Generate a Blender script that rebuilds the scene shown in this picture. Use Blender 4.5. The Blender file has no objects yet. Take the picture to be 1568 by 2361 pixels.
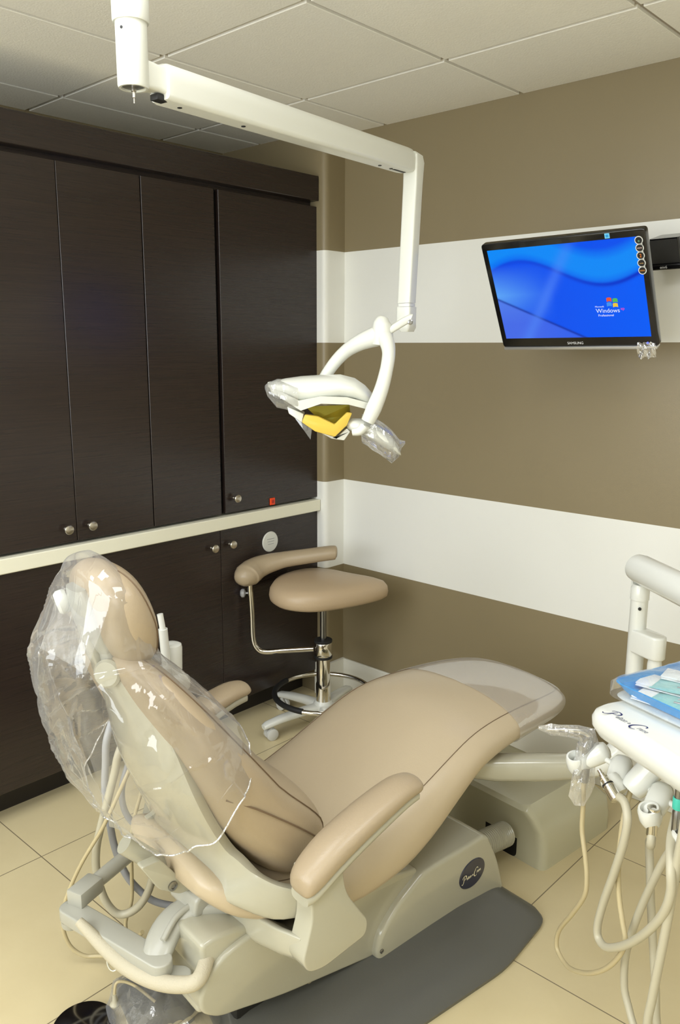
import bpy, bmesh, math, random
from mathutils import Vector, Matrix, noise
R = math.radians
PI = math.pi
random.seed(7)
scene = bpy.context.scene
COL = scene.collection

# ------------------------------------------------------------------ camera
cam_d = bpy.data.cameras.new('camera')
cam = bpy.data.objects.new('camera', cam_d)
COL.objects.link(cam)
PITCH, ROLL, YAW = .19813, .0032, .74533
fw = Vector((-math.sin(YAW)*math.cos(PITCH), math.cos(YAW)*math.cos(PITCH), -math.sin(PITCH)))
r0 = Vector((math.cos(YAW), math.sin(YAW), 0)); u0 = r0.cross(fw)
rr = r0*math.cos(ROLL) + u0*math.sin(ROLL); uu = -r0*math.sin(ROLL) + u0*math.cos(ROLL)
M = Matrix((rr, uu, -fw)).transposed().to_4x4()
M.translation = (2.464, -2.694, 1.58)
cam.matrix_world = M
cam_d.sensor_fit = 'VERTICAL'
cam_d.sensor_height = 24.0
cam_d.lens = 1894.4/2361*24.0
cam_d.clip_start = .02
scene.camera = cam
# ------------------------------------------------------------------ world, exposure
w = bpy.data.worlds.new('world'); scene.world = w; w.use_nodes = True
w.node_tree.nodes['Background'].inputs[0].default_value = (.92, .97, 1, 1)
w.node_tree.nodes['Background'].inputs[1].default_value = 6.3
scene.view_settings.view_transform = 'Standard'
scene.view_settings.look = 'None'
scene.view_settings.gamma = 1
scene.view_settings.use_curve_mapping = False
scene.view_settings.exposure = 0.0
LAMP_POWER = 8.0            # emission of the recessed ceiling light panels
TROFFERS = [(.2225, .8225, -4.08, -2.875), (.835, 1.435, -2.87, -1.665), (2.06, 2.66, -2.26, -1.06), (2.06, 2.66, -4.1, -2.9)]

# ------------------------------------------------------------------ helpers
def lin(c):
    c = c/255
    return c/12.92 if c <= .04045 else ((c+.055)/1.055)**2.4
def rgb(r, g, b): return (lin(r), lin(g), lin(b), 1)
def mat(name, col, rough=.5, metal=0, spec=.5, noise_amt=0, noise_scale=40, bump=0, bump_scale=200, coat=0):
    m = bpy.data.materials.new(name); m.use_nodes = True
    nt = m.node_tree; b = nt.nodes['Principled BSDF']
    b.inputs['Base Color'].default_value = col
    b.inputs['Roughness'].default_value = rough
    b.inputs['Metallic'].default_value = metal
    b.inputs['Specular IOR Level'].default_value = spec
    b.inputs['Coat Weight'].default_value = coat
    b.inputs['Coat Roughness'].default_value = .08
    tc = nt.nodes.new('ShaderNodeTexCoord')
    if noise_amt:
        n = nt.nodes.new('ShaderNodeTexNoise'); n.inputs['Scale'].default_value = noise_scale; n.inputs['Detail'].default_value = 4
        nt.links.new(tc.outputs['Object'], n.inputs['Vector'])
        mx = nt.nodes.new('ShaderNodeMix'); mx.data_type = 'RGBA'
        mx.inputs[6].default_value = tuple(c*(1-noise_amt) for c in col[:3])+(1,)
        mx.inputs[7].default_value = tuple(min(1, c*(1+noise_amt)) for c in col[:3])+(1,)
        nt.links.new(n.outputs[0], mx.inputs[0]); nt.links.new(mx.outputs[2], b.inputs['Base Color'])
    if bump:
        n2 = nt.nodes.new('ShaderNodeTexNoise'); n2.inputs['Scale'].default_value = bump_scale; n2.inputs['Detail'].default_value = 3
        nt.links.new(tc.outputs['Object'], n2.inputs['Vector'])
        bp = nt.nodes.new('ShaderNodeBump'); bp.inputs['Strength'].default_value = bump; bp.inputs['Distance'].default_value = .002
        nt.links.new(n2.outputs[0], bp.inputs['Height']); nt.links.new(bp.outputs[0], b.inputs['Normal'])
    return m
def emit(name, col, s):
    m = bpy.data.materials.new(name); m.use_nodes = True
    nt = m.node_tree; nt.nodes.clear()
    e = nt.nodes.new('ShaderNodeEmission'); e.inputs[0].default_value = col; e.inputs[1].default_value = s
    o = nt.nodes.new('ShaderNodeOutputMaterial'); nt.links.new(e.outputs[0], o.inputs[0])
    return m
def film(name, tint=(1, 1, 1, 1), haze=.06, gloss=.05, rough=.06, bump=.3, scale=9, edge=1.0):
    """thin clear plastic: mostly transparent, a little haze, glossy by Fresnel, crinkled"""
    m = bpy.data.materials.new(name); m.use_nodes = True
    nt = m.node_tree; nt.nodes.clear(); L = nt.links.new
    out = nt.nodes.new('ShaderNodeOutputMaterial')
    tr = nt.nodes.new('ShaderNodeBsdfTransparent'); tr.inputs[0].default_value = tint
    df = nt.nodes.new('ShaderNodeBsdfDiffuse'); df.inputs[0].default_value = (.85, .86, .88, 1)
    tl = nt.nodes.new('ShaderNodeBsdfTranslucent'); tl.inputs[0].default_value = (.85, .86, .88, 1)
    hz = nt.nodes.new('ShaderNodeMixShader'); hz.inputs[0].default_value = .5
    L(df.outputs[0], hz.inputs[1]); L(tl.outputs[0], hz.inputs[2])
    gl = nt.nodes.new('ShaderNodeBsdfGlossy'); gl.inputs[0].default_value = (1, 1, 1, 1); gl.inputs['Roughness'].default_value = rough
    tc = nt.nodes.new('ShaderNodeTexCoord')
    mp = nt.nodes.new('ShaderNodeMapping'); mp.inputs['Scale'].default_value = (1, 1, .4); L(tc.outputs['Object'], mp.inputs[0])
    n = nt.nodes.new('ShaderNodeTexNoise'); n.inputs['Scale'].default_value = scale; n.inputs['Detail'].default_value = 4; n.inputs['Distortion'].default_value = .8
    L(mp.outputs[0], n.inputs['Vector'])
    v = nt.nodes.new('ShaderNodeTexVoronoi'); v.feature = 'DISTANCE_TO_EDGE'; v.inputs['Scale'].default_value = scale*.9
    L(mp.outputs[0], v.inputs['Vector'])
    ad = nt.nodes.new('ShaderNodeMath'); ad.operation = 'ADD'; L(n.outputs[0], ad.inputs[0]); L(v.outputs[0], ad.inputs[1])
    bp = nt.nodes.new('ShaderNodeBump'); bp.inputs['Strength'].default_value = bump; bp.inputs['Distance'].default_value = .012
    L(ad.outputs[0], bp.inputs['Height']); L(bp.outputs[0], gl.inputs['Normal'])
    lw = nt.nodes.new('ShaderNodeLayerWeight'); lw.inputs[0].default_value = .35; L(bp.outputs[0], lw.inputs['Normal'])
    ma = nt.nodes.new('ShaderNodeMath'); ma.operation = 'MULTIPLY_ADD'; ma.inputs[1].default_value = .45*edge; ma.inputs[2].default_value = gloss; ma.use_clamp = True
    L(lw.outputs['Fresnel'], ma.inputs[0])
    hf = nt.nodes.new('ShaderNodeMath'); hf.operation = 'MULTIPLY_ADD'; hf.inputs[1].default_value = .25*edge; hf.inputs[2].default_value = haze; hf.use_clamp = True
    L(lw.outputs['Facing'], hf.inputs[0])
    m1 = nt.nodes.new('ShaderNodeMixShader'); L(hf.outputs[0], m1.inputs[0]); L(tr.outputs[0], m1.inputs[1]); L(hz.outputs[0], m1.inputs[2])
    m2 = nt.nodes.new('ShaderNodeMixShader'); L(ma.outputs[0], m2.inputs[0]); L(m1.outputs[0], m2.inputs[1]); L(gl.outputs[0], m2.inputs[2])
    L(m2.outputs[0], out.inputs[0])
    return m

def obj(name, bm, m, parent=None, smooth=True, loc=None, rot=None, angle=35, label=None):
    bmesh.ops.recalc_face_normals(bm, faces=bm.faces)
    me = bpy.data.meshes.new(name); bm.to_mesh(me); bm.free()
    for mm in (m if isinstance(m, (list, tuple)) else [m]): me.materials.append(mm)
    if smooth:
        me.shade_smooth()
        try: me.set_sharp_from_angle(angle=R(angle))
        except Exception: pass
    o = bpy.data.objects.new(name, me); COL.objects.link(o)
    if parent is not None: o.parent = parent
    if loc is not None: o.location = loc
    if rot is not None: o.rotation_euler = rot
    if label: o['label'] = label
    return o
def tag(o, label, cat, group=None, kind=None):
    o['label'] = label; o['category'] = cat
    if group: o['group'] = group
    if kind: o['kind'] = kind
    return o
def thing(name, label, cat, loc=(0, 0, 0), rotz=0, group=None, rot=None):
    o = bpy.data.objects.new(name, None); o.empty_display_size = .1; COL.objects.link(o)
    o.location = loc; o.rotation_euler = rot if rot else (0, 0, rotz)
    return tag(o, label, cat, group)
def struct(name, bm, m, label=None, smooth=False):
    o = obj(name, bm, m, smooth=smooth); o['kind'] = 'structure'
    if label: o['label'] = label
    return o
def new(): return bmesh.new()
def add_box(bm, lo, hi, bevel=0, seg=2, mtx=None, mi=0):
    res = bmesh.ops.create_cube(bm, size=1)
    vs = res['verts']
    for v in vs:
        v.co = Vector([lo[i] + (v.co[i]+.5)*(hi[i]-lo[i]) for i in range(3)])
    fs = list({f for v in vs for f in v.link_faces})
    for f in fs: f.material_index = mi
    if bevel:
        es = list({e for v in vs for e in v.link_edges})
        r = bmesh.ops.bevel(bm, geom=es, offset=bevel, segments=seg, profile=.5, affect='EDGES')
        vs = list({v for f in r['faces'] for v in f.verts} | {v for v in vs if v.is_valid})
        for f in {f for v in vs for f in v.link_faces}: f.material_index = mi
    if mtx is not None:
        for v in vs: v.co = mtx @ v.co
    return vs
def box(lo, hi, bevel=0, seg=2, mtx=None):
    bm = new(); add_box(bm, lo, hi, bevel, seg, mtx); return bm
def add_prism(bm, poly, axis, lo, hi, bevel=0, seg=3):
    """polygon in the two other axes extruded along axis ('x','y','z')"""
    def P(p, t):
        return {'x': (t, p[0], p[1]), 'y': (p[0], t, p[1]), 'z': (p[0], p[1], t)}[axis]
    a = [bm.verts.new(P(p, lo)) for p in poly]; b = [bm.verts.new(P(p, hi)) for p in poly]
    n = len(poly)
    f1 = bm.faces.new(a); f2 = bm.faces.new(b[::-1])
    for i in range(n): bm.faces.new((a[i], b[i], b[(i+1) % n], a[(i+1) % n]))
    if bevel:
        es = list(f1.edges)+list(f2.edges)
        bmesh.ops.recalc_face_normals(bm, faces=bm.faces)
        bmesh.ops.bevel(bm, geom=es, offset=bevel, segments=seg, profile=.5, affect='EDGES', clamp_overlap=True)
    return bm
def smooth_poly(pts, n=4, closed=True):
    """Catmull-Rom through the points"""
    out = []; N = len(pts); rng = range(N if closed else N-1)
    for i in rng:
        if closed: p = [Vector(pts[(i+k-1) % N]) for k in range(4)]
        else: p = [Vector(pts[min(max(i+k-1, 0), N-1)]) for k in range(4)]
        for j in range(n):
            t = j/n
            out.append(.5*((2*p[1])+(-p[0]+p[2])*t+(2*p[0]-5*p[1]+4*p[2]-p[3])*t*t+(-p[0]+3*p[1]-3*p[2]+p[3])*t**3))
    if not closed: out.append(Vector(pts[-1]))
    return out
def round_poly(pts, r, seg=5):
    """polygon with rounded corners; r a number or a list"""
    out = []; N = len(pts)
    for i in range(N):
        p = Vector(pts[i]); a = Vector(pts[i-1])-p; b = Vector(pts[(i+1) % N])-p
        ri = r[i] if isinstance(r, (list, tuple)) else r
        ri = min(ri, a.length*.45, b.length*.45)
        if ri <= 0: out.append(p); continue
        s = p+a.normalized()*ri; e = p+b.normalized()*ri
        for k in range(seg+1):
            t = k/seg; out.append(s*(1-t)**2+p*2*t*(1-t)+e*t*t)
    return out
def add_tube(bm, pts, r, n=12, smooth=6, closed=False, caps=True, flat=1.0):
    P = smooth_poly([Vector(p) for p in pts], smooth, closed) if smooth > 1 else [Vector(p) for p in pts]
    N = len(P)
    rad = (lambda i: r) if not isinstance(r, (list, tuple)) else (lambda i: (lambda t: r[int(t)]+(r[min(int(t)+1, len(r)-1)]-r[int(t)])*(t-int(t)))(i/(N-1)*(len(r)-1)))
    up = None; rings = []
    for i in range(N):
        if closed: t = (P[(i+1) % N]-P[i-1])
        else: t = P[min(i+1, N-1)]-P[max(i-1, 0)]
        if t.length < 1e-9: t = Vector((0, 0, 1))
        t.normalize()
        if up is None:
            up = Vector((0, 0, 1)) if abs(t.z) < .9 else Vector((1, 0, 0))
        up = (up-t*up.dot(t)).normalized(); s = t.cross(up)
        rings.append([bm.verts.new(P[i]+(s*math.cos(2*PI*k/n)+up*math.sin(2*PI*k/n)*flat)*rad(i)) for k in range(n)])
    M_ = N if closed else N-1
    for i in range(M_):
        a, b = rings[i], rings[(i+1) % N]
        for k in range(n): bm.faces.new((a[k], a[(k+1) % n], b[(k+1) % n], b[k]))
    if caps and not closed:
        bm.faces.new(rings[0][::-1]); bm.faces.new(rings[-1])
    return bm
def tube(pts, r, **k):
    bm = new(); add_tube(bm, pts, r, **k); return bm
def add_lathe(bm, prof, mtx=None, n=28):
    """profile [(r,z)] about z, then mtx"""
    rings = []
    for r, z in prof:
        if r < 1e-6: v = bm.verts.new((0, 0, z)); rings.append([v])
        else: rings.append([bm.verts.new((r*math.cos(2*PI*k/n), r*math.sin(2*PI*k/n), z)) for k in range(n)])
    for a, b in zip(rings, rings[1:]):
        if len(a) == 1 and len(b) == 1: continue
        if len(a) == 1:
            for k in range(n): bm.faces.new((a[0], b[k], b[(k+1) % n]))
        elif len(b) == 1:
            for k in range(n): bm.faces.new((a[k], b[0], a[(k+1) % n]))
        else:
            for k in range(n): bm.faces.new((a[k], a[(k+1) % n], b[(k+1) % n], b[k]))
    if len(rings[0]) > 1: bm.faces.new(rings[0][::-1])
    if len(rings[-1]) > 1: bm.faces.new(rings[-1])
    if mtx is not None:
        for rg in rings:
            for v in rg: v.co = mtx @ v.co
    return bm
def lathe(prof, mtx=None, n=28):
    bm = new(); add_lathe(bm, prof, mtx, n); return bm
def orient(p, d):
    """matrix taking +z to direction d at p"""
    m = Vector(d).to_track_quat('Z', 'Y').to_matrix().to_4x4(); m.translation = Vector(p); return m
def add_loft(bm, rings, caps=True, closed_ring=True):
    R_ = [[bm.verts.new(p) for p in rg] for rg in rings]; n = len(R_[0])
    for a, b in zip(R_, R_[1:]):
        for k in range(n if closed_ring else n-1): bm.faces.new((a[k], a[(k+1) % n], b[(k+1) % n], b[k]))
    if caps:
        bm.faces.new(R_[0][::-1]); bm.faces.new(R_[-1])
    return bm
def supring(c, ax, ay, hx, hy, e=2.6, n=32, crown=0):
    """superellipse ring about c in axes ax, ay; crown lifts the +ay side in the middle"""
    out = []
    for k in range(n):
        t = 2*PI*k/n; ct, st = math.cos(t), math.sin(t)
        x = math.copysign(abs(ct)**(2/e), ct); y = math.copysign(abs(st)**(2/e), st)
        yy = y*hy + (crown*(1-x*x) if st > 0 else 0)
        out.append(Vector(c)+Vector(ax)*x*hx+Vector(ay)*yy)
    return out
def text(name, body, size, m, parent, mtx, extrude=.0003, shear=0, align='LEFT', scale_x=1):
    cu = bpy.data.curves.new(name, 'FONT'); cu.body = body; cu.size = size; cu.extrude = extrude; cu.shear = shear
    cu.align_x = align
    t = bpy.data.objects.new(name, cu); COL.objects.link(t)
    dg = bpy.context.evaluated_depsgraph_get(); me = bpy.data.meshes.new_from_object(t.evaluated_get(dg))
    bpy.data.objects.remove(t); bpy.data.curves.remove(cu)
    me.transform(mtx @ Matrix.Diagonal((scale_x, 1, 1, 1)))
    me.materials.clear(); me.materials.append(m)
    o = bpy.data.objects.new(name, me); COL.objects.link(o)
    if parent is not None: o.parent = parent
    return o
def frame(o, x, y, z):
    m = Matrix((Vector(x), Vector(y), Vector(z))).transposed().to_4x4(); m.translation = Vector(o); return m
def subsurf(o, lv=1):
    s = o.modifiers.new('sub', 'SUBSURF'); s.levels = lv; s.render_levels = lv
    return o
def solid(o, t, off=-1):
    s = o.modifiers.new('solid', 'SOLIDIFY'); s.thickness = t; s.offset = off
    return o

# ------------------------------------------------------------------ materials
M_ = {}
def striped_wall(name):
    """tan paint with two white bands at fixed heights"""
    m = mat(name, rgb(142, 128, 96), .38, bump=.12, bump_scale=350)
    nt = m.node_tree; b = nt.nodes['Principled BSDF']; L = nt.links.new
    g = nt.nodes.new('ShaderNodeNewGeometry'); s = nt.nodes.new('ShaderNodeSeparateXYZ'); L(g.outputs['Position'], s.inputs[0])
    def band(c, h):
        a = nt.nodes.new('ShaderNodeMath'); a.operation = 'COMPARE'; a.inputs[1].default_value = c; a.inputs[2].default_value = h
        L(s.outputs['Z'], a.inputs[0]); return a
    a, c = band(1.787, .189), band(.802, .196)
    mx = nt.nodes.new('ShaderNodeMath'); mx.operation = 'MAXIMUM'; L(a.outputs[0], mx.inputs[0]); L(c.outputs[0], mx.inputs[1])
    cm = nt.nodes.new('ShaderNodeMix'); cm.data_type = 'RGBA'; cm.inputs[6].default_value = rgb(140, 127, 98); cm.inputs[7].default_value = rgb(238, 238, 232)
    L(mx.outputs[0], cm.inputs[0]); L(cm.outputs[2], b.inputs['Base Color'])
    return m
M_['wall'] = striped_wall('striped_paint')
M_['plain_wall'] = mat('white_paint', rgb(225, 222, 208), .6)
M_['base'] = mat('baseboard_paint', rgb(226, 224, 212), .4)
def tiles_floor():
    m = mat('beige_floor_tile', rgb(224, 207, 160), .28, spec=.4)
    nt = m.node_tree; b = nt.nodes['Principled BSDF']; L = nt.links.new
    g = nt.nodes.new('ShaderNodeNewGeometry'); s = nt.nodes.new('ShaderNodeSeparateXYZ'); L(g.outputs['Position'], s.inputs[0])
    def gro(ax, off):
        a = nt.nodes.new('ShaderNodeMath'); a.operation = 'ADD'; a.inputs[1].default_value = off; L(s.outputs[ax], a.inputs[0])
        p = nt.nodes.new('ShaderNodeMath'); p.operation = 'PINGPONG'; p.inputs[1].default_value = .3125; L(a.outputs[0], p.inputs[0])
        c = nt.nodes.new('ShaderNodeMath'); c.operation = 'LESS_THAN'; c.inputs[1].default_value = .0016; L(p.outputs[0], c.inputs[0]); return c
    a, c = gro('X', -.195+6.25), gro('Y', .37+6.25)
    mx = nt.nodes.new('ShaderNodeMath'); mx.operation = 'MAXIMUM'; L(a.outputs[0], mx.inputs[0]); L(c.outputs[0], mx.inputs[1])
    n = nt.nodes.new('ShaderNodeTexNoise'); n.inputs['Scale'].default_value = 3.5; n.inputs['Detail'].default_value = 8; n.inputs['Roughness'].default_value = .65
    L(g.outputs['Position'], n.inputs['Vector'])
    c1 = nt.nodes.new('ShaderNodeMix'); c1.data_type = 'RGBA'; c1.inputs[6].default_value = rgb(206, 190, 148); c1.inputs[7].default_value = rgb(222, 208, 168); L(n.outputs[0], c1.inputs[0])
    c2 = nt.nodes.new('ShaderNodeMix'); c2.data_type = 'RGBA'; c2.inputs[7].default_value = rgb(128, 116, 92); L(c1.outputs[2], c2.inputs[6]); L(mx.outputs[0], c2.inputs[0])
    L(c2.outputs[2], b.inputs['Base Color'])
    return m
M_['floor'] = tiles_floor()
M_['ctile'] = mat('acoustic_tile', rgb(248, 246, 238), .9, noise_amt=.03, noise_scale=60, bump=.5, bump_scale=160)
M_['cgrid'] = mat('ceiling_grid_metal', rgb(168, 158, 142), .5)
def wood():
    m = mat('dark_wenge_laminate', rgb(50, 38, 33), .26, spec=.55)
    nt = m.node_tree; b = nt.nodes['Principled BSDF']; L = nt.links.new
    tc = nt.nodes.new('ShaderNodeNewGeometry')
    mp = nt.nodes.new('ShaderNodeMapping'); mp.inputs['Scale'].default_value = (30, 3.0, 160); L(tc.outputs['Position'], mp.inputs[0])
    n = nt.nodes.new('ShaderNodeTexNoise'); n.inputs['Scale'].default_value = 1.6; n.inputs['Detail'].default_value = 5; n.inputs['Roughness'].default_value = .7; L(mp.outputs[0], n.inputs['Vector'])
    r = nt.nodes.new('ShaderNodeValToRGB'); r.color_ramp.elements[0].position = .35; r.color_ramp.elements[0].color = rgb(38, 31, 29); r.color_ramp.elements[1].position = .75; r.color_ramp.elements[1].color = rgb(51, 40, 35)
    L(n.outputs[0], r.inputs[0]); L(r.outputs[0], b.inputs['Base Color'])
    bp = nt.nodes.new('ShaderNodeBump'); bp.inputs['Strength'].default_value = .012; bp.inputs['Distance'].default_value = .001; L(n.outputs[0], bp.inputs['Height']); L(bp.outputs[0], b.inputs['Normal'])
    return m
M_['wood'] = wood()
M_['dark'] = mat('black_recess', rgb(14, 12, 11), .8)
M_['edge'] = mat('door_edge_band', rgb(120, 92, 66), .5)
M_['counter'] = mat('cream_laminate', rgb(240, 238, 218), .35)
M_['nickel'] = mat('satin_nickel', rgb(196, 190, 178), .28, metal=1)
M_['chrome'] = mat('chrome', rgb(225, 222, 215), .07, metal=1)
M_['steel'] = mat('brushed_steel', rgb(150, 150, 150), .25, metal=1)
M_['white'] = mat('white_gloss_plastic', rgb(222, 223, 216), .22, coat=.3)
M_['lampwhite'] = mat('lamp_white_enamel', rgb(222, 223, 214), .3, coat=.2)
M_['ivory'] = mat('ivory_gloss_plastic', rgb(176, 173, 155), .16, coat=.5)
M_['greyplastic'] = mat('warm_grey_plastic', rgb(172, 171, 160), .3, coat=.2)
M_['grey'] = mat('dark_grey_plastic', rgb(90, 90, 85), .30, bump=.15, bump_scale=600)
M_['leather'] = mat('tan_vinyl', rgb(168, 151, 125), .31, spec=.45, noise_amt=.03, noise_scale=8, bump=.18, bump_scale=260)
M_['leather_light'] = mat('light_tan_vinyl', rgb(189, 173, 146), .30, spec=.45, noise_amt=.03, noise_scale=8, bump=.12, bump_scale=260)
M_['seam'] = mat('seam_thread', rgb(112, 92, 70), .7)
M_['black'] = mat('black_gloss_plastic', rgb(16, 16, 17), .18, coat=.3)
M_['mblack'] = mat('black_matte_plastic', rgb(26, 26, 26), .55)
M_['rubber'] = mat('black_rubber', rgb(20, 20, 20), .6)
M_['hose'] = mat('ivory_hose', rgb(186, 180, 158), .38)
M_['hose_y'] = mat('yellowed_hose', rgb(192, 178, 140), .35)
M_['hose_grey'] = mat('grey_blue_hose', rgb(158, 160, 166), .4)
M_['sleeve'] = mat('ribbed_fabric_sleeve', rgb(190, 182, 160), .7, bump=.6, bump_scale=300)
M_['film'] = film('clear_plastic_film')
M_['film_tight'] = film('tight_clear_film', haze=.1, gloss=.06, bump=.35, scale=26)
M_['film_cover'] = film('glossy_clear_cover', haze=.30, gloss=.16, rough=.05, bump=.06, scale=9, edge=.5)
M_['blue'] = mat('blue_tray_plastic', rgb(38, 152, 222), .3)
M_['pouch'] = mat('aqua_pouch_film', rgb(150, 214, 214), .2, coat=.3, noise_amt=.12, noise_scale=60, bump=.3, bump_scale=70)
M_['paper'] = mat('white_pouch_paper', rgb(244, 246, 246), .5, bump=.3, bump_scale=50)
M_['teal'] = mat('teal_ring', rgb(70, 190, 170), .4)
M_['navy'] = mat('navy_ink', rgb(38, 40, 92), .4)
M_['greyink'] = mat('grey_ink', rgb(140, 142, 148), .5)
M_['navybadge'] = mat('navy_badge', rgb(44, 46, 62), .25, coat=.4)
M_['cream_ink'] = mat('cream_ink', rgb(232, 224, 190), .4)
M_['orange'] = mat('orange_red_plastic', rgb(240, 74, 24), .4)
M_['amber'] = bpy.data.materials.new('amber_shield')
if True:
    m = M_['amber']; m.use_nodes = True; b = m.node_tree.nodes['Principled BSDF']
    b.inputs['Base Color'].default_value = rgb(238, 205, 92); b.inputs['Roughness'].default_value = .15
    b.inputs['Transmission Weight'].default_value = .25; b.inputs['IOR'].default_value = 1.2
M_['olive'] = mat('olive_reflector', rgb(128, 124, 52), .12, metal=.7)
M_['diffuser'] = emit('light_diffuser', (.975, .99, 1, 1), LAMP_POWER)
# ------------------------------------------------------------------ the room
CEIL = 2.445
X0, X1, Y0, Y1 = -.65, 3.3, -4.3, 0.0
struct('floor', box((X0-.1, Y0-.1, -.1), (X1+.1, Y1+.1, 0)), M_['floor'], 'beige tiled floor')
# ceiling: dropped tiles on a grid, with openings for the light panels
gx = [.2175+.6125*k for k in range(-2, 6)]; gy = [-.455-.6025*k for k in range(-1, 8)]
bm = new()
add_box(bm, (X0-.1, Y0-.1, CEIL+.01), (X1+.1, Y1+.1, CEIL+.1), mi=1)
def is_troffer(cx_, cy_): return any(a < cx_ < b and c < cy_ < d for a, b, c, d in TROFFERS)
for a, b in zip(gx, gx[1:]):
    for d, c in zip(gy, gy[1:]):
        if is_troffer((a+b)/2, (c+d)/2): continue
        lo = (max(a+.008, X0), max(c+.008, Y0), CEIL); hi = (min(b-.008, X1), min(d-.008, Y1), CEIL+.012)
        if hi[0]-lo[0] > .03 and hi[1]-lo[1] > .03: add_box(bm, lo, hi, bevel=.0015, seg=1)
ce = struct('ceiling', bm, [M_['ctile'], M_['cgrid']], 'white dropped ceiling of square tiles')
struct('wall_back', box((X0-.1, 0, 0), (X1+.1, .1, CEIL+.02)), M_['wall'], 'tan wall with two white bands')
struct('wall_left', box((X0-.1, Y0-.1, 0), (X0, Y1, CEIL+.02)), M_['wall'])
struct('wall_right', box((X1, Y0-.1, 0), (X1+.1, Y1, CEIL+.02)), M_['plain_wall'])
WX0, WX1, WZ0, WZ1 = -.5, 2.7, .95, 2.36    # unseen window opening, added behind the camera to let fill light in
bm = new()
for lo, hi in (((X0, Y0-.1, 0), (WX0, Y0, CEIL+.02)), ((WX1, Y0-.1, 0), (X1, Y0, CEIL+.02)), ((WX0, Y0-.1, 0), (WX1, Y0, WZ0)), ((WX0, Y0-.1, WZ1), (WX1, Y0, CEIL+.02))): add_box(bm, lo, hi)
struct('wall_front', bm, M_['plain_wall'])
bm = new()
for a, b in ((WX0, WX0+.04), ((WX0+WX1)/2-.02, (WX0+WX1)/2+.02), (WX1-.04, WX1)): add_box(bm, (a, Y0-.07, WZ0), (b, Y0-.02, WZ1))
for a, b in ((WZ0, WZ0+.04), (WZ1-.04, WZ1)): add_box(bm, (WX0, Y0-.07, a), (WX1, Y0-.02, b))
struct('fill_window_1', bm, M_['plain_wall'], 'unseen white framed window added behind the camera for fill light')
po = bpy.data.lights.new('fill_window_portal', 'AREA'); po.shape = 'RECTANGLE'; po.size = WX1-WX0; po.size_y = WZ1-WZ0; po.cycles.is_portal = True  # sampling portal for the added fill window
poo = bpy.data.objects.new('fill_window_portal', po); COL.objects.link(poo); poo.location = ((WX0+WX1)/2, Y0-.1, (WZ0+WZ1)/2); poo.rotation_euler = (R(90), 0, 0)
bm = new()
add_prism(bm, [tuple(p) for p in round_poly([(X0, -.12), (0, -.12), (0, 0), (X0, 0)], [0, .028, 0, 0], 8)], 'z', 0, CEIL+.01)
struct('wall_corner', bm, M_['wall'], 'short wall return with rounded corner beside cabinets', smooth=True)
bm = new(); add_box(bm, (.012, -.014, 0), (X1, 0, .153), bevel=.003, seg=1)
struct('baseboard_back', bm, M_['base'])
bm = new(); add_prism(bm, [tuple(p) for p in round_poly([(-.055, -.134), (.014, -.134), (.014, -.001), (.0005, -.001), (.0005, -.1205), (-.055, -.1205)], [0, .03, 0, 0, .02, 0], 6)], 'z', 0, .153)
struct('baseboard_left', bm, M_['base'])

# ------------------------------------------------------------------ recessed ceiling lights
for i, (a, b, c, d) in enumerate(TROFFERS):
    t = thing('ceiling_light', ['recessed fluorescent ceiling panel near the far end of the dark cabinets', 'recessed fluorescent ceiling panel above the dental chair', 'recessed fluorescent ceiling panel above the instrument tray', 'recessed fluorescent ceiling panel at the back of the room'][i], 'light', ((a+b)/2, (c+d)/2, CEIL), group='recessed ceiling light panels')
    hx, hy = (b-a)/2-.006, (d-c)/2-.006
    bm = new()
    for lo, hi in (((-hx, -hy), (hx, -hy+.03)), ((-hx, hy-.03), (hx, hy)), ((-hx, -hy+.03), (-hx+.03, hy-.03)), ((hx-.03, -hy+.03), (hx, hy-.03))):
        add_box(bm, (lo[0], lo[1], -.004), (hi[0], hi[1], .01))
    obj('frame', bm, M_['plain_wall'], t, smooth=False)
    bm = new(); vs = [bm.verts.new(p) for p in ((-hx+.03, -hy+.03, .004), (-hx+.03, hy-.03, .004), (hx-.03, hy-.03, .004), (hx-.03, -hy+.03, .004))]; bm.faces.new(vs)
    o = obj('diffuser', bm, M_['diffuser'], t, smooth=False)
    if o.data.polygons[0].normal.z > 0: o.data.flip_normals()

# ------------------------------------------------------------------ cabinets along the left
FX = -.05
def knob(parent, y, z, x=FX):
    k = lathe([(.0, 0), (.007, 0), (.0065, .003), (.005, .006), (.005, .015), (.010, .019), (.0155, .023), (.0165, .026), (.015, .029), (.009, .0315), (0, .032)], orient((x, y, z), (1, 0, 0)), 20)
    return obj('knob', k, M_['nickel'], parent)
def cabinet(name, label, y0, y1, z0, z1, cuts, knobs, group):
    t = thing(name, label, 'cabinet', (0, 0, 0), group=group)
    obj('carcass', box((-.62, y0+.001, z0), (FX-.022, y1-.001, z1)), M_['dark'], t, smooth=False)
    ys = [y0]+cuts+[y1]
    for a, b in zip(ys, ys[1:]):
        bm = new(); add_box(bm, (FX-.02, a+.0012, z0+.002), (FX, b-.0012, z1-.002), bevel=.0012, seg=1)
        d = obj('door', bm, M_['wood'], t, smooth=False)
        for (ky, kz) in knobs:
            if a < ky < b: knob(d, ky, kz)
    return t
U0, U1 = .925, 2.153
cabinet('wall_cabinet', 'tall dark upper cabinet at right end with one door, knob and red switch', -.643, -.113, U0, U1, [], [(-.598, .985)], 'dark upper cabinets')
cabinet('wall_cabinet', 'tall dark upper cabinet with one plain door, no knob, between the knobbed ones', -.979, -.661, U0, U1, [], [], 'dark upper cabinets')
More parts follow.
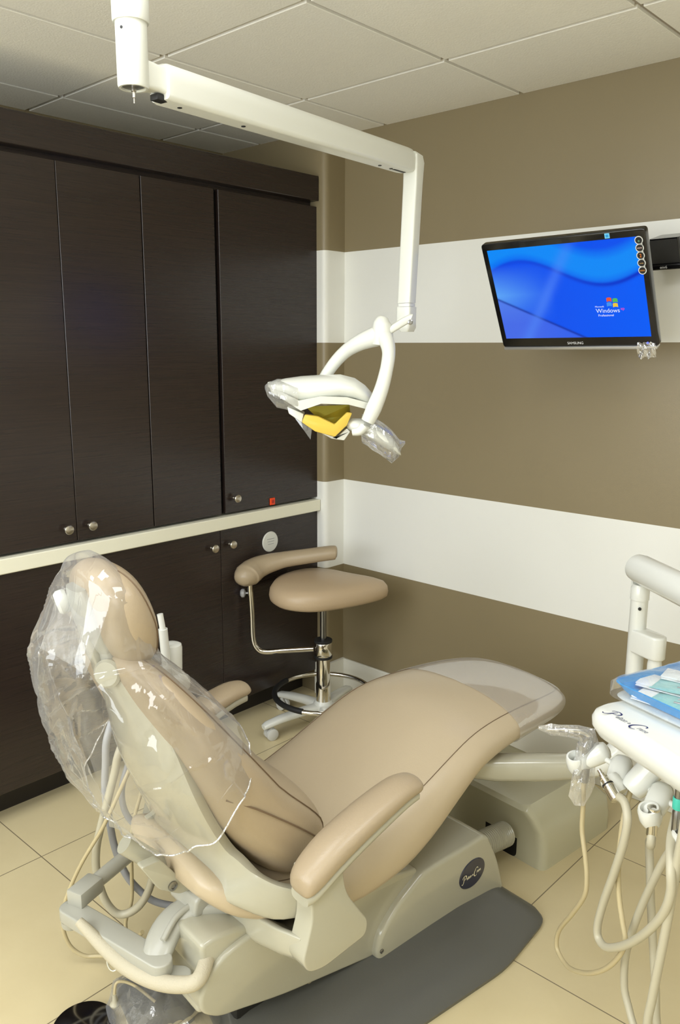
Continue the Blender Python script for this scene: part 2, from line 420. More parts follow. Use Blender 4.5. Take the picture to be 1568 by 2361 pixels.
cabinet('wall_cabinet', 'tall dark double-door upper cabinet with two adjacent nickel knobs', -1.612, -.981, U0, U1, [-1.292], [(-1.334, .976), (-1.245, .976)], 'dark upper cabinets')
cabinet('wall_cabinet', 'dark upper cabinet at the left edge, mostly outside the picture', -2.30, -1.614, U0, U1, [-1.96], [(-2.0, .976), (-1.92, .976)], 'dark upper cabinets')
cabinet('base_cabinet', 'dark lower double-door cabinet behind the stool with two nickel knobs', -1.236, -.115, .115, .866, [-.672], [(-.718, .80), (-.626, .80)], 'dark base cabinets')
cabinet('base_cabinet', 'dark lower cabinet left of the headrest', -2.30, -1.240, .115, .866, [-1.80], [(-1.84, .80), (-1.76, .80)], 'dark base cabinets')
tag(obj('cabinet_plinth', box((-.62, -2.30, 0), (-.15, -.121, .1145)), mat('dark_plinth', rgb(34, 29, 26), .5), smooth=False), 'recessed dark plinth under the base cabinets', 'plinth')
bm = new(); add_box(bm, (-.62, -2.31, .868), (-.027, -.1215, .918), bevel=.003, seg=1)
tag(obj('worktop', bm, M_['counter'], smooth=False), 'cream laminate worktop strip between upper and lower dark cabinets', 'worktop')
bm = new(); add_box(bm, (-.055, -2.31, 2.172), (-.035, -.1215, 2.269), bevel=.002, seg=1); add_box(bm, (-.10, -2.31, 2.1545), (-.085, -.1215, 2.172)); add_box(bm, (-.10, -2.31, 2.172), (-.055, -.1215, 2.178))
fas = tag(obj('cabinet_fascia', bm, M_['wood'], smooth=False), 'dark wood fascia running along the top of the upper cabinets', 'fascia')
obj('bounce_board', box((-.62, -2.31, 2.1535), (-.101, -.1215, 2.170)), mat('bounce_white', rgb(240, 238, 232), .6), fas, smooth=False, label='unseen white board added behind the fascia to bounce light up')  # added white reflector, lightens the ceiling above the cabinets
# red switch on the right-hand upper door
t = thing('switch_plate', 'small red switch on the right-hand upper cabinet door', 'switch', (FX, -.392, .943))
obj('housing', box((0, -.014, -.015), (.005, .014, .015), bevel=.002), M_['orange'], t)
obj('button', box((.0045, -.006, -.007), (.0075, .006, .007), bevel=.001), mat('dark_red_plastic', rgb(176, 40, 20), .4), t)
# round white vent on the lower door
t = thing('round_vent', 'round white slotted plate on the lower cabinet door behind the stool arm', 'vent', (FX, -.408, .772))
obj('plate', lathe([(0, 0), (.043, 0), (.044, .003), (.041, .006), (0, .007)], orient((0, 0, 0), (1, 0, 0)), 32), M_['white'], t)
for k in range(3):
    obj('slot', box((.0062, -.02+.002*k, .012-.011*k), (.0078, .02-.002*k, .0135-.011*k)), M_['greyink'], t, smooth=False)

# ------------------------------------------------------------------ wall monitor
mon = thing('monitor', 'black flat monitor tilted down from the wall showing a blue desktop', 'monitor', (1.25, -.390, 1.7365), rot=(R(26.8), R(-.5), R(.7)))
W_, H_ = .255, .1725
bm = new(); add_prism(bm, [tuple(p) for p in round_poly([(-W_, -H_), (W_, -H_), (W_, H_), (-W_, H_)], .011, 4)], 'y', 0, .022, bevel=.003)
obj('bezel', bm, M_['black'], mon)
bm = new(); add_prism(bm, [tuple(p) for p in round_poly([(-W_+.02, -H_+.02), (W_-.02, -H_+.02), (W_-.02, H_-.02), (-W_+.02, H_-.02)], .02, 4)], 'y', .0215, .05, bevel=.012)
obj('rear_housing', bm, M_['mblack'], mon)
obj('silver_strip', box((-W_+.004, -.005, -H_-.007), (W_-.004, .018, -H_+.002), bevel=.002), mat('silver_plastic', rgb(196, 196, 192), .25, metal=.6), mon)
SX, SZ0, SZ1 = .2365, -.1405, .152
def screen_mat():
    m = bpy.data.materials.new('screen_image'); m.use_nodes = True; nt = m.node_tree; nt.nodes.clear(); L = nt.links.new
    tc = nt.nodes.new('ShaderNodeTexCoord'); s = nt.nodes.new('ShaderNodeSeparateXYZ'); L(tc.outputs['Object'], s.inputs[0])
    def ma(op, a, b=0.0, c=0.0, cl=False):
        n = nt.nodes.new('ShaderNodeMath'); n.operation = op; n.use_clamp = cl
        for i, q in enumerate((a, b, c)):
            if isinstance(q, (int, float)): n.inputs[i].default_value = q
            else: L(q, n.inputs[i])
        return n.outputs[0]
    def mix(f, a, b):
        n = nt.nodes.new('ShaderNodeMix'); n.data_type = 'RGBA'
        if isinstance(f, (int, float)): n.inputs[0].default_value = f
        else: L(f, n.inputs[0])
        for i, q in ((6, a), (7, b)):
            if isinstance(q, tuple): n.inputs[i].default_value = q
            else: L(q, n.inputs[i])
        return n.outputs[2]
    u = ma('DIVIDE', ma('ADD', s.outputs[0], SX), 2*SX); v = ma('DIVIDE', ma('SUBTRACT', s.outputs[2], SZ0), SZ1-SZ0)
    f1 = ma('MULTIPLY_ADD', ma('COSINE', ma('MULTIPLY', ma('SUBTRACT', u, .2), 5.6)), .15, .72)
    d1 = ma('SUBTRACT', v, f1)                       # above the upper ridge > 0
    f2 = ma('MULTIPLY_ADD', u, -.80, .46); d2 = ma('SUBTRACT', v, f2)
    base = mix(ma('MULTIPLY', u, 1, cl=True), rgb(16, 78, 240), rgb(0, 96, 255))
    top = mix(ma('SUBTRACT', 1.6, ma('MULTIPLY', ma('ABSOLUTE', ma('SUBTRACT', d1, .16)), 8), cl=True), rgb(0, 84, 246), rgb(10, 142, 255))
    col = mix(ma('MULTIPLY_ADD', d1, 40, .5, cl=True), base, top)
    ridge = ma('POWER', 2.718, ma('MULTIPLY', ma('POWER', ma('ABSOLUTE', ma('ADD', d1, .012)), 2), -1800))
    col = mix(ma('MULTIPLY', ridge, ma('MULTIPLY_ADD', u, .7, .1, cl=True)), col, rgb(0, 26, 190))
    left = ma('MULTIPLY', ma('SUBTRACT', 1, ma('MULTIPLY', u, 2.4), cl=True), ma('SUBTRACT', 1, ma('MULTIPLY', ma('ABSOLUTE', ma('SUBTRACT', v, .5)), 3), cl=True))
    col = mix(left, col, rgb(96, 170, 255))
    # lower left pale plane
    low = ma('MULTIPLY', ma('SUBTRACT', .5, ma('MULTIPLY', d2, 40), cl=True), ma('SUBTRACT', 1.15, ma('MULTIPLY', u, 1.3), cl=True))
    col = mix(ma('MULTIPLY', low, .75), col, rgb(84, 120, 238))
    rid2 = ma('POWER', 2.718, ma('MULTIPLY', ma('POWER', ma('ABSOLUTE', d2), 2), -4000))
    col = mix(ma('MULTIPLY', rid2, .7), col, rgb(10, 34, 150))
    # soft fold running down from the ridge
    fold = ma('ABSOLUTE', ma('SUBTRACT', u, ma('MULTIPLY_ADD', v, .40, .17)))
    fm = ma('MULTIPLY', ma('POWER', 2.718, ma('MULTIPLY', ma('POWER', fold, 2), -500)), ma('SUBTRACT', .8, d1, cl=True))
    col = mix(ma('MULTIPLY', fm, .5), col, rgb(84, 140, 255))
    e = nt.nodes.new('ShaderNodeEmission'); L(col, e.inputs[0]); e.inputs[1].default_value = .95
    g = nt.nodes.new('ShaderNodeBsdfGlossy'); g.inputs['Roughness'].default_value = .3
    mx = nt.nodes.new('ShaderNodeMixShader'); mx.inputs[0].default_value = .02; L(e.outputs[0], mx.inputs[1]); L(g.outputs[0], mx.inputs[2])
    o = nt.nodes.new('ShaderNodeOutputMaterial'); L(mx.outputs[0], o.inputs[0])
    return m
scr = obj('screen', box((-SX, -.0012, SZ0), (SX, .002, SZ1)), screen_mat(), mon, smooth=False)
def flat(x0, z0, yy=-.0014): return frame((x0, yy, z0), (1, 0, 0), (0, 0, 1), (0, -1, 0))
wt = emit('screen_white', rgb(225, 235, 255), 1)
text('screen_logo_text', 'Windows', .0185, wt, scr, flat(.083, -.063), extrude=.0001)
text('screen_logo_text', 'Microsoft', .007, wt, scr, flat(.082, -.046), extrude=.0001)
text('screen_logo_text', 'Professional', .0098, wt, scr, flat(.088, -.0745), extrude=.0001)
text('screen_logo_text', 'xp', .012, emit('screen_pink', rgb(240, 70, 170), 1), scr, flat(.158, -.056), extrude=.0001)
for k, (dx, dz, c) in enumerate(((0, 0, (232, 90, 60)), (.018, -.003, (90, 190, 90)), (-.001, -.0145, (70, 150, 240)), (.017, -.0175, (240, 200, 60)))):
    bm = new(); pts = [(.120+dx+sx_*.015*(1), -.0015, -.030+dz+sz_*.0115+(.0018 if sx_ in (.33, .66) else 0)) for sx_, sz_ in ((0, 0), (.33, 0), (.66, 0), (1, 0), (1, 1), (.66, 1), (.33, 1), (0, 1))]
    bm.faces.new([bm.verts.new(p) for p in pts]); obj('screen_logo_flag', bm, emit('flag_%d' % k, rgb(*c), 1), scr, smooth=False)
text('maker_lettering', 'SAMSUNG', .0115, mat('silver_ink', rgb(215, 215, 215), .3), mon, flat(0, -.1628, -.0006), align='CENTER', extrude=.0003)
obj('blue_sticker', box((.142, -.0008, .1545), (.156, 0, .1685), bevel=0), mat('sky_blue_sticker', rgb(120, 205, 245), .4), mon, smooth=False)
obj('sticker_mark', box((.145, -.0012, .1575), (.153, -.0007, .1655)), mat('mid_blue_sticker', rgb(40, 150, 215), .4), mon, smooth=False)
st = obj('sticker_strip', box((.236, -.0016, .06), (.244, -.0009, .14)), M_['white'], mon, smooth=False)
for k in range(5):
    z = .1415-.0212*k
    obj('sticker_ring', lathe([(0, 0), (.0115, 0), (.0115, .0006), (0, .0006)], orient((.2355, -.001, z), (0, -1, 0)), 24), M_['white'], mon)
    d = obj('sticker_disc', lathe([(0, 0), (.0092, 0), (.0092, .0005), (0, .0005)], orient((.2355, -.0016, z), (0, -1, 0)), 24), M_['mblack'], mon)
    text('sticker_lettering', ['*', 'HDMI', '2', 'x-ms', 'WIDE'][k], [.014, .0055, .013, .0055, .0055][k], mat('sticker_ink_%d' % k, rgb(*[(120, 190, 150), (230, 200, 190), (240, 130, 30), (240, 190, 120), (240, 150, 40)][k]), .5), d, flat(.2355, z-[.009, .002, .0045, .002, .002][k], -.0022), align='CENTER', extrude=.0001)
obj('power_light', lathe([(0, 0), (.003, 0), (.003, .002), (0, .003)], orient((.224, -.0005, -.1605), (0, -1, 0)), 12), emit('led_blue', rgb(120, 130, 255), 1.5), mon)
# clear tape hanging under the corner
bm = new(); n = 8
G = [[bm.verts.new((.192+.054*i/n, -.0004-.0012*j*(1+math.sin(i*1.7+j))-.001*j, -.160-.043*j/5+.003*math.sin(i*2.3))) for i in range(n+1)] for j in range(6)]
for j in range(5):
    for i in range(n): bm.faces.new((G[j][i], G[j][i+1], G[j+1][i+1], G[j+1][i]))
tp = tag(obj('clear_tape', bm, film('tape_film', haze=.25, gloss=.3, bump=.5, scale=90)), 'clear plastic tape stuck under the right corner of the monitor', 'tape')
tp.matrix_world = Matrix.LocRotScale(Vector((1.25, -.390, 1.7365)), mon.rotation_euler.to_quaternion(), None)
# bracket to the wall
Mi = Matrix.LocRotScale(Vector((1.25, -.390, 1.7365)), mon.rotation_euler.to_quaternion(), None).inverted()
bm = new(); add_tube(bm, [(1.25, -.350, 1.757), (1.25, -.20, 1.74), (1.25, -.012, 1.74)], .016, smooth=1); add_box(bm, (1.19, -.012, 1.68), (1.31, 0, 1.80), bevel=.002)
for v in bm.verts: v.co = Mi @ v.co
obj('wall_bracket', bm, M_['mblack'], mon)

# small black speaker on the wall
sp = thing('wall_speaker', 'small black speaker mounted on the white wall band beside the monitor', 'speaker', (1.425, -.085, 1.868), rot=(R(16), 0, R(-4)))
bm = new()
add_loft(bm, [[Vector((x*(1-(.10 if z > 0 else 0)), y, z)) for (x, y) in [(p[0], p[1]) for p in round_poly([(-.052, -.035), (.052, -.035), (.045, .035), (-.045, .035)], .008, 4)]] for z in (-.03, .048)])
obj('cabinet', bm, M_['black'], sp)
bm = new(); G = []
for j in range(9):
    v = j/8; z = -.026+.070*v; hw = .048-.006*v
    G.append([bm.verts.new((hw*(2*i/10-1), -.0355-.008*math.sin(PI*v)*math.sin(PI*i/10)-.0005, z)) for i in range(11)])
for j in range(8):
    for i in range(10): bm.faces.new((G[j][i], G[j][i+1], G[j+1][i+1], G[j+1][i]))
obj('grille', bm, mat('black_mesh_grille', rgb(40, 40, 40), .5, bump=.8, bump_scale=1500), sp)
obj('lower_lip', box((-.053, -.043, -.045), (.053, .03, -.029), bevel=.004), M_['black'], sp)
text('speaker_lettering', 'env6', .012, mat('speaker_ink', rgb(200, 200, 200), .4), sp, frame((0, -.0436, -.040), (1, 0, 0), (0, 0, 1), (0, -1, 0)), align='CENTER')
sb = obj('ball_bracket', tube([(-.045, .0, -.036), (-.062, .03, -.034), (-.062, .075, -.02)], .008, smooth=4), M_['black'], sp)
obj('screw', lathe([(0, 0), (.004, 0), (.003, .003), (0, .004)], orient((-.066, .012, -.038), (-.3, -1, 0)), 12), M_['chrome'], sb)
# ------------------------------------------------------------------ dental chair (local x = towards the camera side, y = towards the toe)
TH = R(6.5)
AXv = Vector((math.sin(TH), math.cos(TH), 0)); LTv = Vector((math.cos(TH), -math.sin(TH), 0))
CH0 = LTv*1.25-AXv*1.0
ch = thing('dental_chair', 'reclining tan vinyl dental chair with cream plastic shells on a grey base', 'dental chair', CH0, -TH)
def chair_root(name, label, cat, group=None): return thing(name, label, cat, CH0, -TH, group)
def at_idx(lst, t):
    i = min(int(t), len(lst)-2); f = t-i; return lst[i]*(1-f)+lst[i+1]*f
def spline(vals, n):
    """smooth resample of rows of numbers"""
    N = len(vals); out = []
    for i in range(N-1):
        p = [vals[min(max(i+k-1, 0), N-1)] for k in range(4)]
        for j in range(n):
            t = j/n
            out.append([.5*((2*p[1][c])+(-p[0][c]+p[2][c])*t+(2*p[0][c]-5*p[1][c]+4*p[2][c]-p[3][c])*t*t+(-p[0][c]+3*p[1][c]-3*p[2][c]+p[3][c])*t**3) for c in range(len(vals[0]))])
    out.append(list(vals[-1])); return out

# --- seat and leg rest: rows (a, z of side seam, z bottom, half width, crown)
rows = [(-.62, .470, .440, .150, .010), (-.60, .478, .415, .185, .015), (-.55, .455, .372, .215, .02), (-.46, .425, .335, .240, .028), (-.36, .415, .305, .258, .034), (-.25, .428, .287, .268, .040),
        (-.12, .468, .300, .272, .042), (-.02, .505, .345, .272, .042), (.08, .542, .415, .268, .040), (.16, .566, .465, .262, .036), (.24, .577, .486, .254, .032),
        (.34, .578, .495, .244, .030), (.45, .573, .500, .235, .028), (.54, .565, .503, .224, .026), (.61, .556, .506, .204, .022), (.645, .548, .510, .178, .014), (.657, .540, .518, .146, .006)]
RS = spline(rows, 3)
def seat_ring(r, e=3.0, n=40, grow=0.0):
    a, zs, zb, hw, cr = r; h = (zs+.012-zb)/2+grow
    return supring((0, a, (zs+.012+zb)/2), (1, 0, 0), (0, 0, 1), hw+grow, h, e, n, cr)
bm = new(); add_loft(bm, [seat_ring(r) for r in RS])
seat = obj('seat_cushion', bm, M_['leather_light'], ch, angle=60)
def seat_seam(side, i0, i1):
    pts = []
    for r in RS[i0:i1]:
        a, zs, zb, hw, cr = r; h = (zs+.012-zb)/2; zc = (zs+.012+zb)/2
        t = .72; ct, s_ = math.cos(t), math.sin(t); x = abs(ct)**(2/3)*hw; y = abs(s_)**(2/3)*h+cr*(1-(x/hw)**2)
        pts.append((side*(x+.0004), a, zc+y+.0004))
    return tube(pts, .0010, n=6, smooth=1)
for sd in (1, -1): obj('seam', seat_seam(sd, 9, len(RS)-3), M_['seam'], seat)
# clear protective cover over the toe
FR = [r for r in RS if r[0] > .315]
bm = new(); add_loft(bm, [seat_ring(r, grow=.004) for r in FR[:-1]]+[[Vector((p.x*1.0, .670, p.z)) for p in seat_ring(FR[-1], grow=.006)]], caps=False)
bm.faces.new([v for v in bm.verts][-40:])
tc = obj('toe_cover', bm, M_['film_cover'], None); tc.location = CH0; tc.rotation_euler = (0, 0, -TH)
tag(tc, 'clear plastic cover pulled over the toe end of the chair seat', 'protective cover')

# --- backrest: rows (center a, z, half thickness, half width)
B0 = Vector((-.425, .500)); B1 = Vector((-.715, .970)); bd = (B1-B0).normalized(); bn = Vector((bd.y, -bd.x))  # bn points to the front
BL = (B1-B0).length
def bpt(s, t, d): # t distance along back, d offset to the front
    p = B0+bd*t+bn*d; return Vector((s, p.x, p.y))
brow = [(-.052, .035, .190, .0), (-.047, .062, .222, .002), (-.030, .088, .242, .004), (.03, .096, .256, .008), (.13, .084, .262, .012), (.26, .066, .258, .016), (.35, .055, .244, .014), (.43, .047, .218, .012),
        (.49, .040, .186, .01), (.535, .032, .150, .008), (.56, .022, .11, .004), (.568, .012, .08, .002)]
BR = spline(brow, 3)
def bshift(t): return .026*max(0, min(1, (.16-t)/.16))
def back_ring(r, e=3.2, n=40, grow=0):
    t, ht, hw, cr = r; c = bpt(0, t, bshift(t))
    return supring(c, (1, 0, 0), (0, bn.x, bn.y), hw+grow, ht+grow, e, n, cr)
bm = new(); add_loft(bm, [back_ring(r) for r in BR])
back = obj('backrest_cushion', bm, M_['leather'], ch, angle=60)
def back_seam(side, tt, rng):
    pts = []
    for r in rng:
        t, ht, hw, cr = r; ct, s_ = math.cos(tt), math.sin(tt)
        x = math.copysign(abs(ct)**(2/3.2), ct)*hw; y = math.copysign(abs(s_)**(2/3.2), s_)*ht+(cr*(1-(x/hw)**2) if s_ > 0 else 0)
        pts.append(bpt(side*(x+.0006), t, y+.0006+bshift(t)))
    return tube(pts, .0014, n=6, smooth=1)
for sd in (1, -1): obj('seam', back_seam(sd, .62, BR[3:-3]), M_['seam'], back)
def back_surf(a, z):
    q = Vector((a, z))-B0; t = q.dot(bd); d = q.dot(bn)-bshift(t)
    r = min(BR, key=lambda r_: abs(r_[0]-t)); x = r[2]*max(0, 1-min(1, abs(d)/r[1])**3.2)**(1/3.2)
    return Vector((max(x, .235)+.0015, a, z))
obj('seam', tube([back_surf(*p) for p in ((-.60, .700), (-.55, .675), (-.485, .625), (-.43, .580), (-.378, .532), (-.368, .508), (-.385, .492), (-.42, .486))], .0018, n=6, smooth=6), M_['seam'], back)
# backrest shell (cream plastic), sweeping down into a side arm on the camera side
srow = [(-.045, -.728, .958, .045, -.728, .958, .012), (-.085, -.712, .930, .085, -.712, .930, .018), (-.115, -.692, .895, .115, -.692, .895, .022), (-.145, -.662, .822, .145, -.662, .822, .026), (-.168, -.634, .71, .168, -.630, .71, .030),
        (-.174, -.600, .62, .172, -.598, .628, .032), (-.178, -.560, .52, .180, -.562, .555, .032), (-.11, -.540, .425, .205, -.548, .535, .036), (.03, -.560, .425, .228, -.535, .515, .03), (.15, -.575, .445, .248, -.522, .502, .022),
        (.22, -.550, .436, .268, -.500, .487, .014), (.262, -.505, .414, .286, -.470, .475, .010), (.288, -.458, .410, .296, -.440, .472, .006), (.296, -.425, .412, .298, -.415, .468, .004)]
bm = new(); G = []
NU = 14
for r in spline(srow, 3):
    row = []
    for i in range(NU+1):
        f = i/NU; b = r[6]*(1-abs(2*f-1)**2.5)
        row.append(bm.verts.new((r[0]*(1-f)+r[3]*f, (r[1]*(1-f)+r[4]*f)-b*.85, (r[2]*(1-f)+r[5]*f)-b*.525)))
    G.append(row)
for a_, b_ in zip(G, G[1:]):
    for i in range(NU): bm.faces.new((a_[i], a_[i+1], b_[i+1], b_[i]))
sh = obj('backrest_shell', bm, M_['ivory'], ch, angle=80)
sm = solid(sh, .022, 0); be = sh.modifiers.new('bevel', 'BEVEL'); be.width = .006; be.segments = 2; be.limit_method = 'ANGLE'; be.angle_limit = R(50)
bm = new(); add_loft(bm, [[Vector((sx_, a_, z_)) for sx_ in (-.12, -.104) for a_, z_ in ((a0, z0), (a1, z1))][k:k+1]*0 or [Vector((-.12, a0, z0)), Vector((-.104, a0, z0)), Vector((-.104, a1, z1)), Vector((-.12, a1, z1))] for k, (a0, z0, a1, z1) in enumerate(((-.60, .50, -.52, .52), (-.592, .42, -.53, .45), (-.55, .33, -.515, .35), (-.51, .24, -.495, .25)))])
obj('shell_flange', bm, M_['ivory'], ch, smooth=False)
# --- headrest
h0 = Vector((-.692, .990)); h1 = Vector((-.742, 1.150)); hd = (h1-h0).normalized(); hn = Vector((hd.y, -hd.x)); HLn = (h1-h0).length
def hpt(s, t, d):
    p = h0+hd*t+hn*d; return Vector((s, p.x, p.y))
hrow = [(-.030, .012, .05, 0), (-.024, .026, .075, .003), (-.008, .040, .098, .006), (.04, .052, .118, .010), (.09, .050, .122, .012), (.13, .045, .112, .010), (.158, .036, .090, .006), (.176, .022, .06, .003), (.181, .010, .04, 0)]
HR = spline(hrow, 3)
bm = new(); add_loft(bm, [supring(hpt(.012, r[0], 0), (1, 0, 0), (0, hn.x, hn.y), r[2], r[1], 2.6, 36, r[3]) for r in HR])
head = obj('headrest_cushion', bm, M_['leather'], ch, angle=60)
for sd in (1, -1):
    pts = []
    for r in HR[3:-4]:
        tt = .55; x = abs(math.cos(tt))**(2/2.6)*r[2]; y = abs(math.sin(tt))**(2/2.6)*r[1]+r[3]*(1-(x/r[2])**2); pts.append(hpt(.012+sd*(x+.0006), r[0], y+.0006))
    obj('seam', tube(pts, .0016, n=6, smooth=1), M_['seam'], head)
bm = new(); add_loft(bm, [supring(hpt(.0, t, -.046), (1, 0, 0), (0, hn.x, hn.y), hw, ht, 2.6, 28) for t, hw, ht in ((.0, .04, .010), (.02, .050, .016), (.07, .055, .020), (.12, .050, .018), (.15, .035, .012))])
hb = obj('headrest_shell', bm, M_['greyplastic'], ch, angle=60)
obj('release_knob', lathe([(0, 0), (.022, 0), (.025, .005), (.025, .018), (.020, .024), (0, .026)], orient(hpt(-.045, .115, -.055), (-.3, -hn.x, -hn.y)), 28), M_['white'], hb)
# headrest post: two telescoping paddles and a pivot
def slab(name, pts, hw, ht, m, parent, e=3.4):
    rings = []
    for k, (s, a, z, fw_, ft_) in enumerate(pts):
        q = pts[min(k+1, len(pts)-1)]; p = pts[max(k-1, 0)]
        d = Vector((0, q[1]-p[1], q[2]-p[2])).normalized(); nrm = Vector((0, d.z, -d.y))
        rings.append(supring((s, a, z), (1, 0, 0), nrm, hw*fw_, ht*ft_, e, 24))
    bm_ = new(); add_loft(bm_, rings); return obj(name, bm_, m, parent, angle=50)
pst = slab('headrest_post', [(.0, -.715, .89, .7, .7), (.0, -.722, .92, 1, 1), (.0, -.735, .98, 1, 1), (.0, -.752, 1.04, .9, 1), (0, -.756, 1.06, .6, .6)], .046, .014, M_['greyplastic'], ch)
slab('slide_plate', [(.0, -.746, .955, .8, .8), (.0, -.755, .98, 1, 1), (.0, -.768, 1.035, 1, 1), (.0, -.769, 1.055, .7, .6)], .021, .010, M_['ivory'], pst)
slab('headrest_link', [(.045, -.700, .945, .8, .7), (.045, -.715, .985, 1, 1), (.045, -.742, 1.06, 1, 1), (.045, -.750, 1.10, .8, .7)], .018, .018, M_['greyplastic'], ch)
for sd in (1,):
    obj('pivot_knob', lathe([(0, 0), (.026, 0), (.029, .004), (.029, .018), (.024, .024), (0, .025)], orient((.040, -.735, .945), (.6, -.75, .15)), 28), M_['ivory'], pst)
bm = new(); add_loft(bm, [supring((0, -.700, .915+k*.02), (1, 0, 0), (0, 1, 0), .075-.02*k, .018, 3, 24) for k in range(3)])
obj('post_collar', bm, M_['ivory'], ch, angle=50)

# --- armrests
def armrest(sd, da=0, dz=0, full=True):
    # pad rows: a, z top, half height, half width
    pr = [(-.500, .508, .006, .016), (-.494, .520, .020, .032), (-.47, .540, .025, .041), (-.42, .568, .024, .045), (-.35, .594, .022, .045), (-.28, .614, .020, .043), (-.22, .626, .017, .040), (-.180, .623, .013, .036), (-.166, .616, .007, .028)]
    sx = .335 if sd > 0 else -.318
    rings = [supring((sx, a+da, z-h+.016+dz), (1, 0, 0), (0, 0, 1), hw, h, 2.9, 28, .008) for a, z, h, hw in spline(pr, 3)]
    bm_ = new(); add_loft(bm_, rings)
    arm = obj('armrest', bm_, M_['leather'], ch, angle=60)
    bm_ = new(); add_loft(bm_, [supring((sx, a+da, z-2*h+.010+dz), (1, 0, 0), (0, 0, 1), hw*.86, .014, 3.2, 20) for a, z, h, hw in spline(pr[1:-1], 2)])
    obj('underside', bm_, M_['ivory'], arm, angle=60)
    return arm
armrest(1)
armrest(-1, da=-.01, dz=.012)
# near stanchion and seat pan
st = round_poly([(-.395, .545), (-.385, .46), (-.350, .405), (-.318, .358), (-.325, .325), (-.445, .308), (-.485, .318), (-.500, .350), (-.486, .395), (-.475, .43), (-.476, .52), (-.485, .545)], [.02, .03, .03, .02, .03, .04, .03, .03, .03, .02, .01, .01], 6)
bm = new(); add_prism(bm, [tuple(p) for p in st], 'x', .298, .352, bevel=.018, seg=4)
sup = obj('armrest_support', bm, M_['ivory'], ch, angle=50)
bm = new(); rings = []
for sx_, dz_, r_ in ((-.30, .03, -.50), (-.22, .012, -.515), (0, .0, -.522), (.10, .0, -.522), (.20, .010, -.515), (.27, .022, -.505), (.33, .034, -.49)):
    rings.append([Vector((sx_, p.x, p.y+dz_)) for p in round_poly([(r_, .372-dz_*.5), (r_+.012, .372-dz_*.5), (-.44, .318), (-.36, .298), (-.345, .294), (-.345, .268), (-.40, .268), (r_+.04, .272), (r_, .30)], [.01, .01, .02, .02, .01, .01, .02, .03, .02], 4)])
add_loft(bm, rings); obj('seat_pan', bm, M_['ivory'], ch, angle=45)
bm = new(); add_prism(bm, [tuple(p) for p in st], 'x', -.345, -.300, bevel=.016, seg=4)
obj('armrest_support', bm, M_['ivory'], ch, angle=50)
for sd in (1,):
    obj('pivot_cap', lathe([(0, 0), (.030, 0), (.034, .004), (.034, .014), (.028, .02), (0, .021)], orient((sd*.300, -.438, .440), (-sd, 0, 0)) , 26), M_['ivory'], ch)
# rear bracket behind the seat
bm = new(); add_prism(bm, [tuple(p) for p in round_poly([(-.60, .345), (-.52, .335), (-.50, .37), (-.53, .405), (-.59, .39)], .015, 4)], 'x', -.02, .09, bevel=.008)
obj('tilt_housing', bm, M_['greyplastic'], ch, angle=50)
bm = new(); add_prism(bm, [tuple(p) for p in round_poly([(-.70, .50), (-.655, .50), (-.60, .425), (-.585, .44), (-.50, .405), (-.505, .39), (-.61, .395), (-.66, .43)], .008, 3)], 'x', .03, .055, bevel=.006)
br_ = obj('recline_lever', bm, M_['ivory'], ch, angle=50)
obj('bolt', lathe([(0, 0), (.011, 0), (.011, .003), (.006, .004), (.006, .002), (0, .002)], orient((.0555, -.628, .425), (1, 0, 0)), 18), M_['steel'], br_)
obj('recline_cylinder', tube([(-.02, -.70, .52), (.0, -.62, .44), (.03, -.52, .395)], .022, smooth=1, n=16), M_['ivory'], ch)

# --- lift mechanism covers
lower = round_poly([(.02, .245), (-.10, .275), (-.30, .30), (-.52, .322), (-.60, .30), (-.645, .235), (-.640, .195), (-.60, .162), (-.55, .150), (-.43, .118), (-.136, .066), (-.10, .08)], [.02, .05, .05, .05, .06, .05, .03, .03, .04, .05, .03, .02], 6)
bm = new(); add_prism(bm, [tuple(p) for p in lower], 'x', .0, .185, bevel=.026, seg=5)
obj('lift_arm_cover', bm, M_['ivory'], ch, angle=50)
rearp = round_poly([(-.628, .345), (-.60, .350), (-.545, .345), (-.50, .33), (-.50, .27), (-.585, .225), (-.618, .178), (-.645, .188), (-.625, .262), (-.630, .325)], .014, 4)
bm = new(); add_prism(bm, [tuple(p) for p in rearp], 'x', .03, .172, bevel=.012, seg=3)
rc = obj('rear_cover', bm, M_['ivory'], ch, angle=50)
upper = round_poly([(.015, .244), (.255, .250), (.278, .238), (.325, .150), (.358, .045), (.34, .030), (.10, .030), (-.12, .040), (-.152, .075), (-.140, .135), (-.075, .195)], [.02, .02, .02, .05, .015, .01, .01, .02, .02, .03, .03], 6)
bm = new(); add_prism(bm, [tuple(p) for p in upper], 'x', -.20, .205, bevel=.012, seg=4)
up = obj('base_cover', bm, M_['ivory'], ch, angle=50)
obj('cover_screw', lathe([(0, 0), (.006, 0), (.006, .002), (.003, .003), (0, .002)], orient((.2052, -.135, .092), (1, 0, 0)), 14), M_['steel'], up)
bd_ = obj('logo_badge', lathe([(0, 0), (.05, 0), (.05, .0015), (.0485, .003), (0, .003)], frame((.2045, .209, .154), (0, 1.06, .10), (0, -.08*.8, .82), (1, 0, 0)), 40), M_['navybadge'], ch)
bt = frame((.2082, .170, .143), (0, .993, .11), (0, -.11, .993), (1, 0, 0))
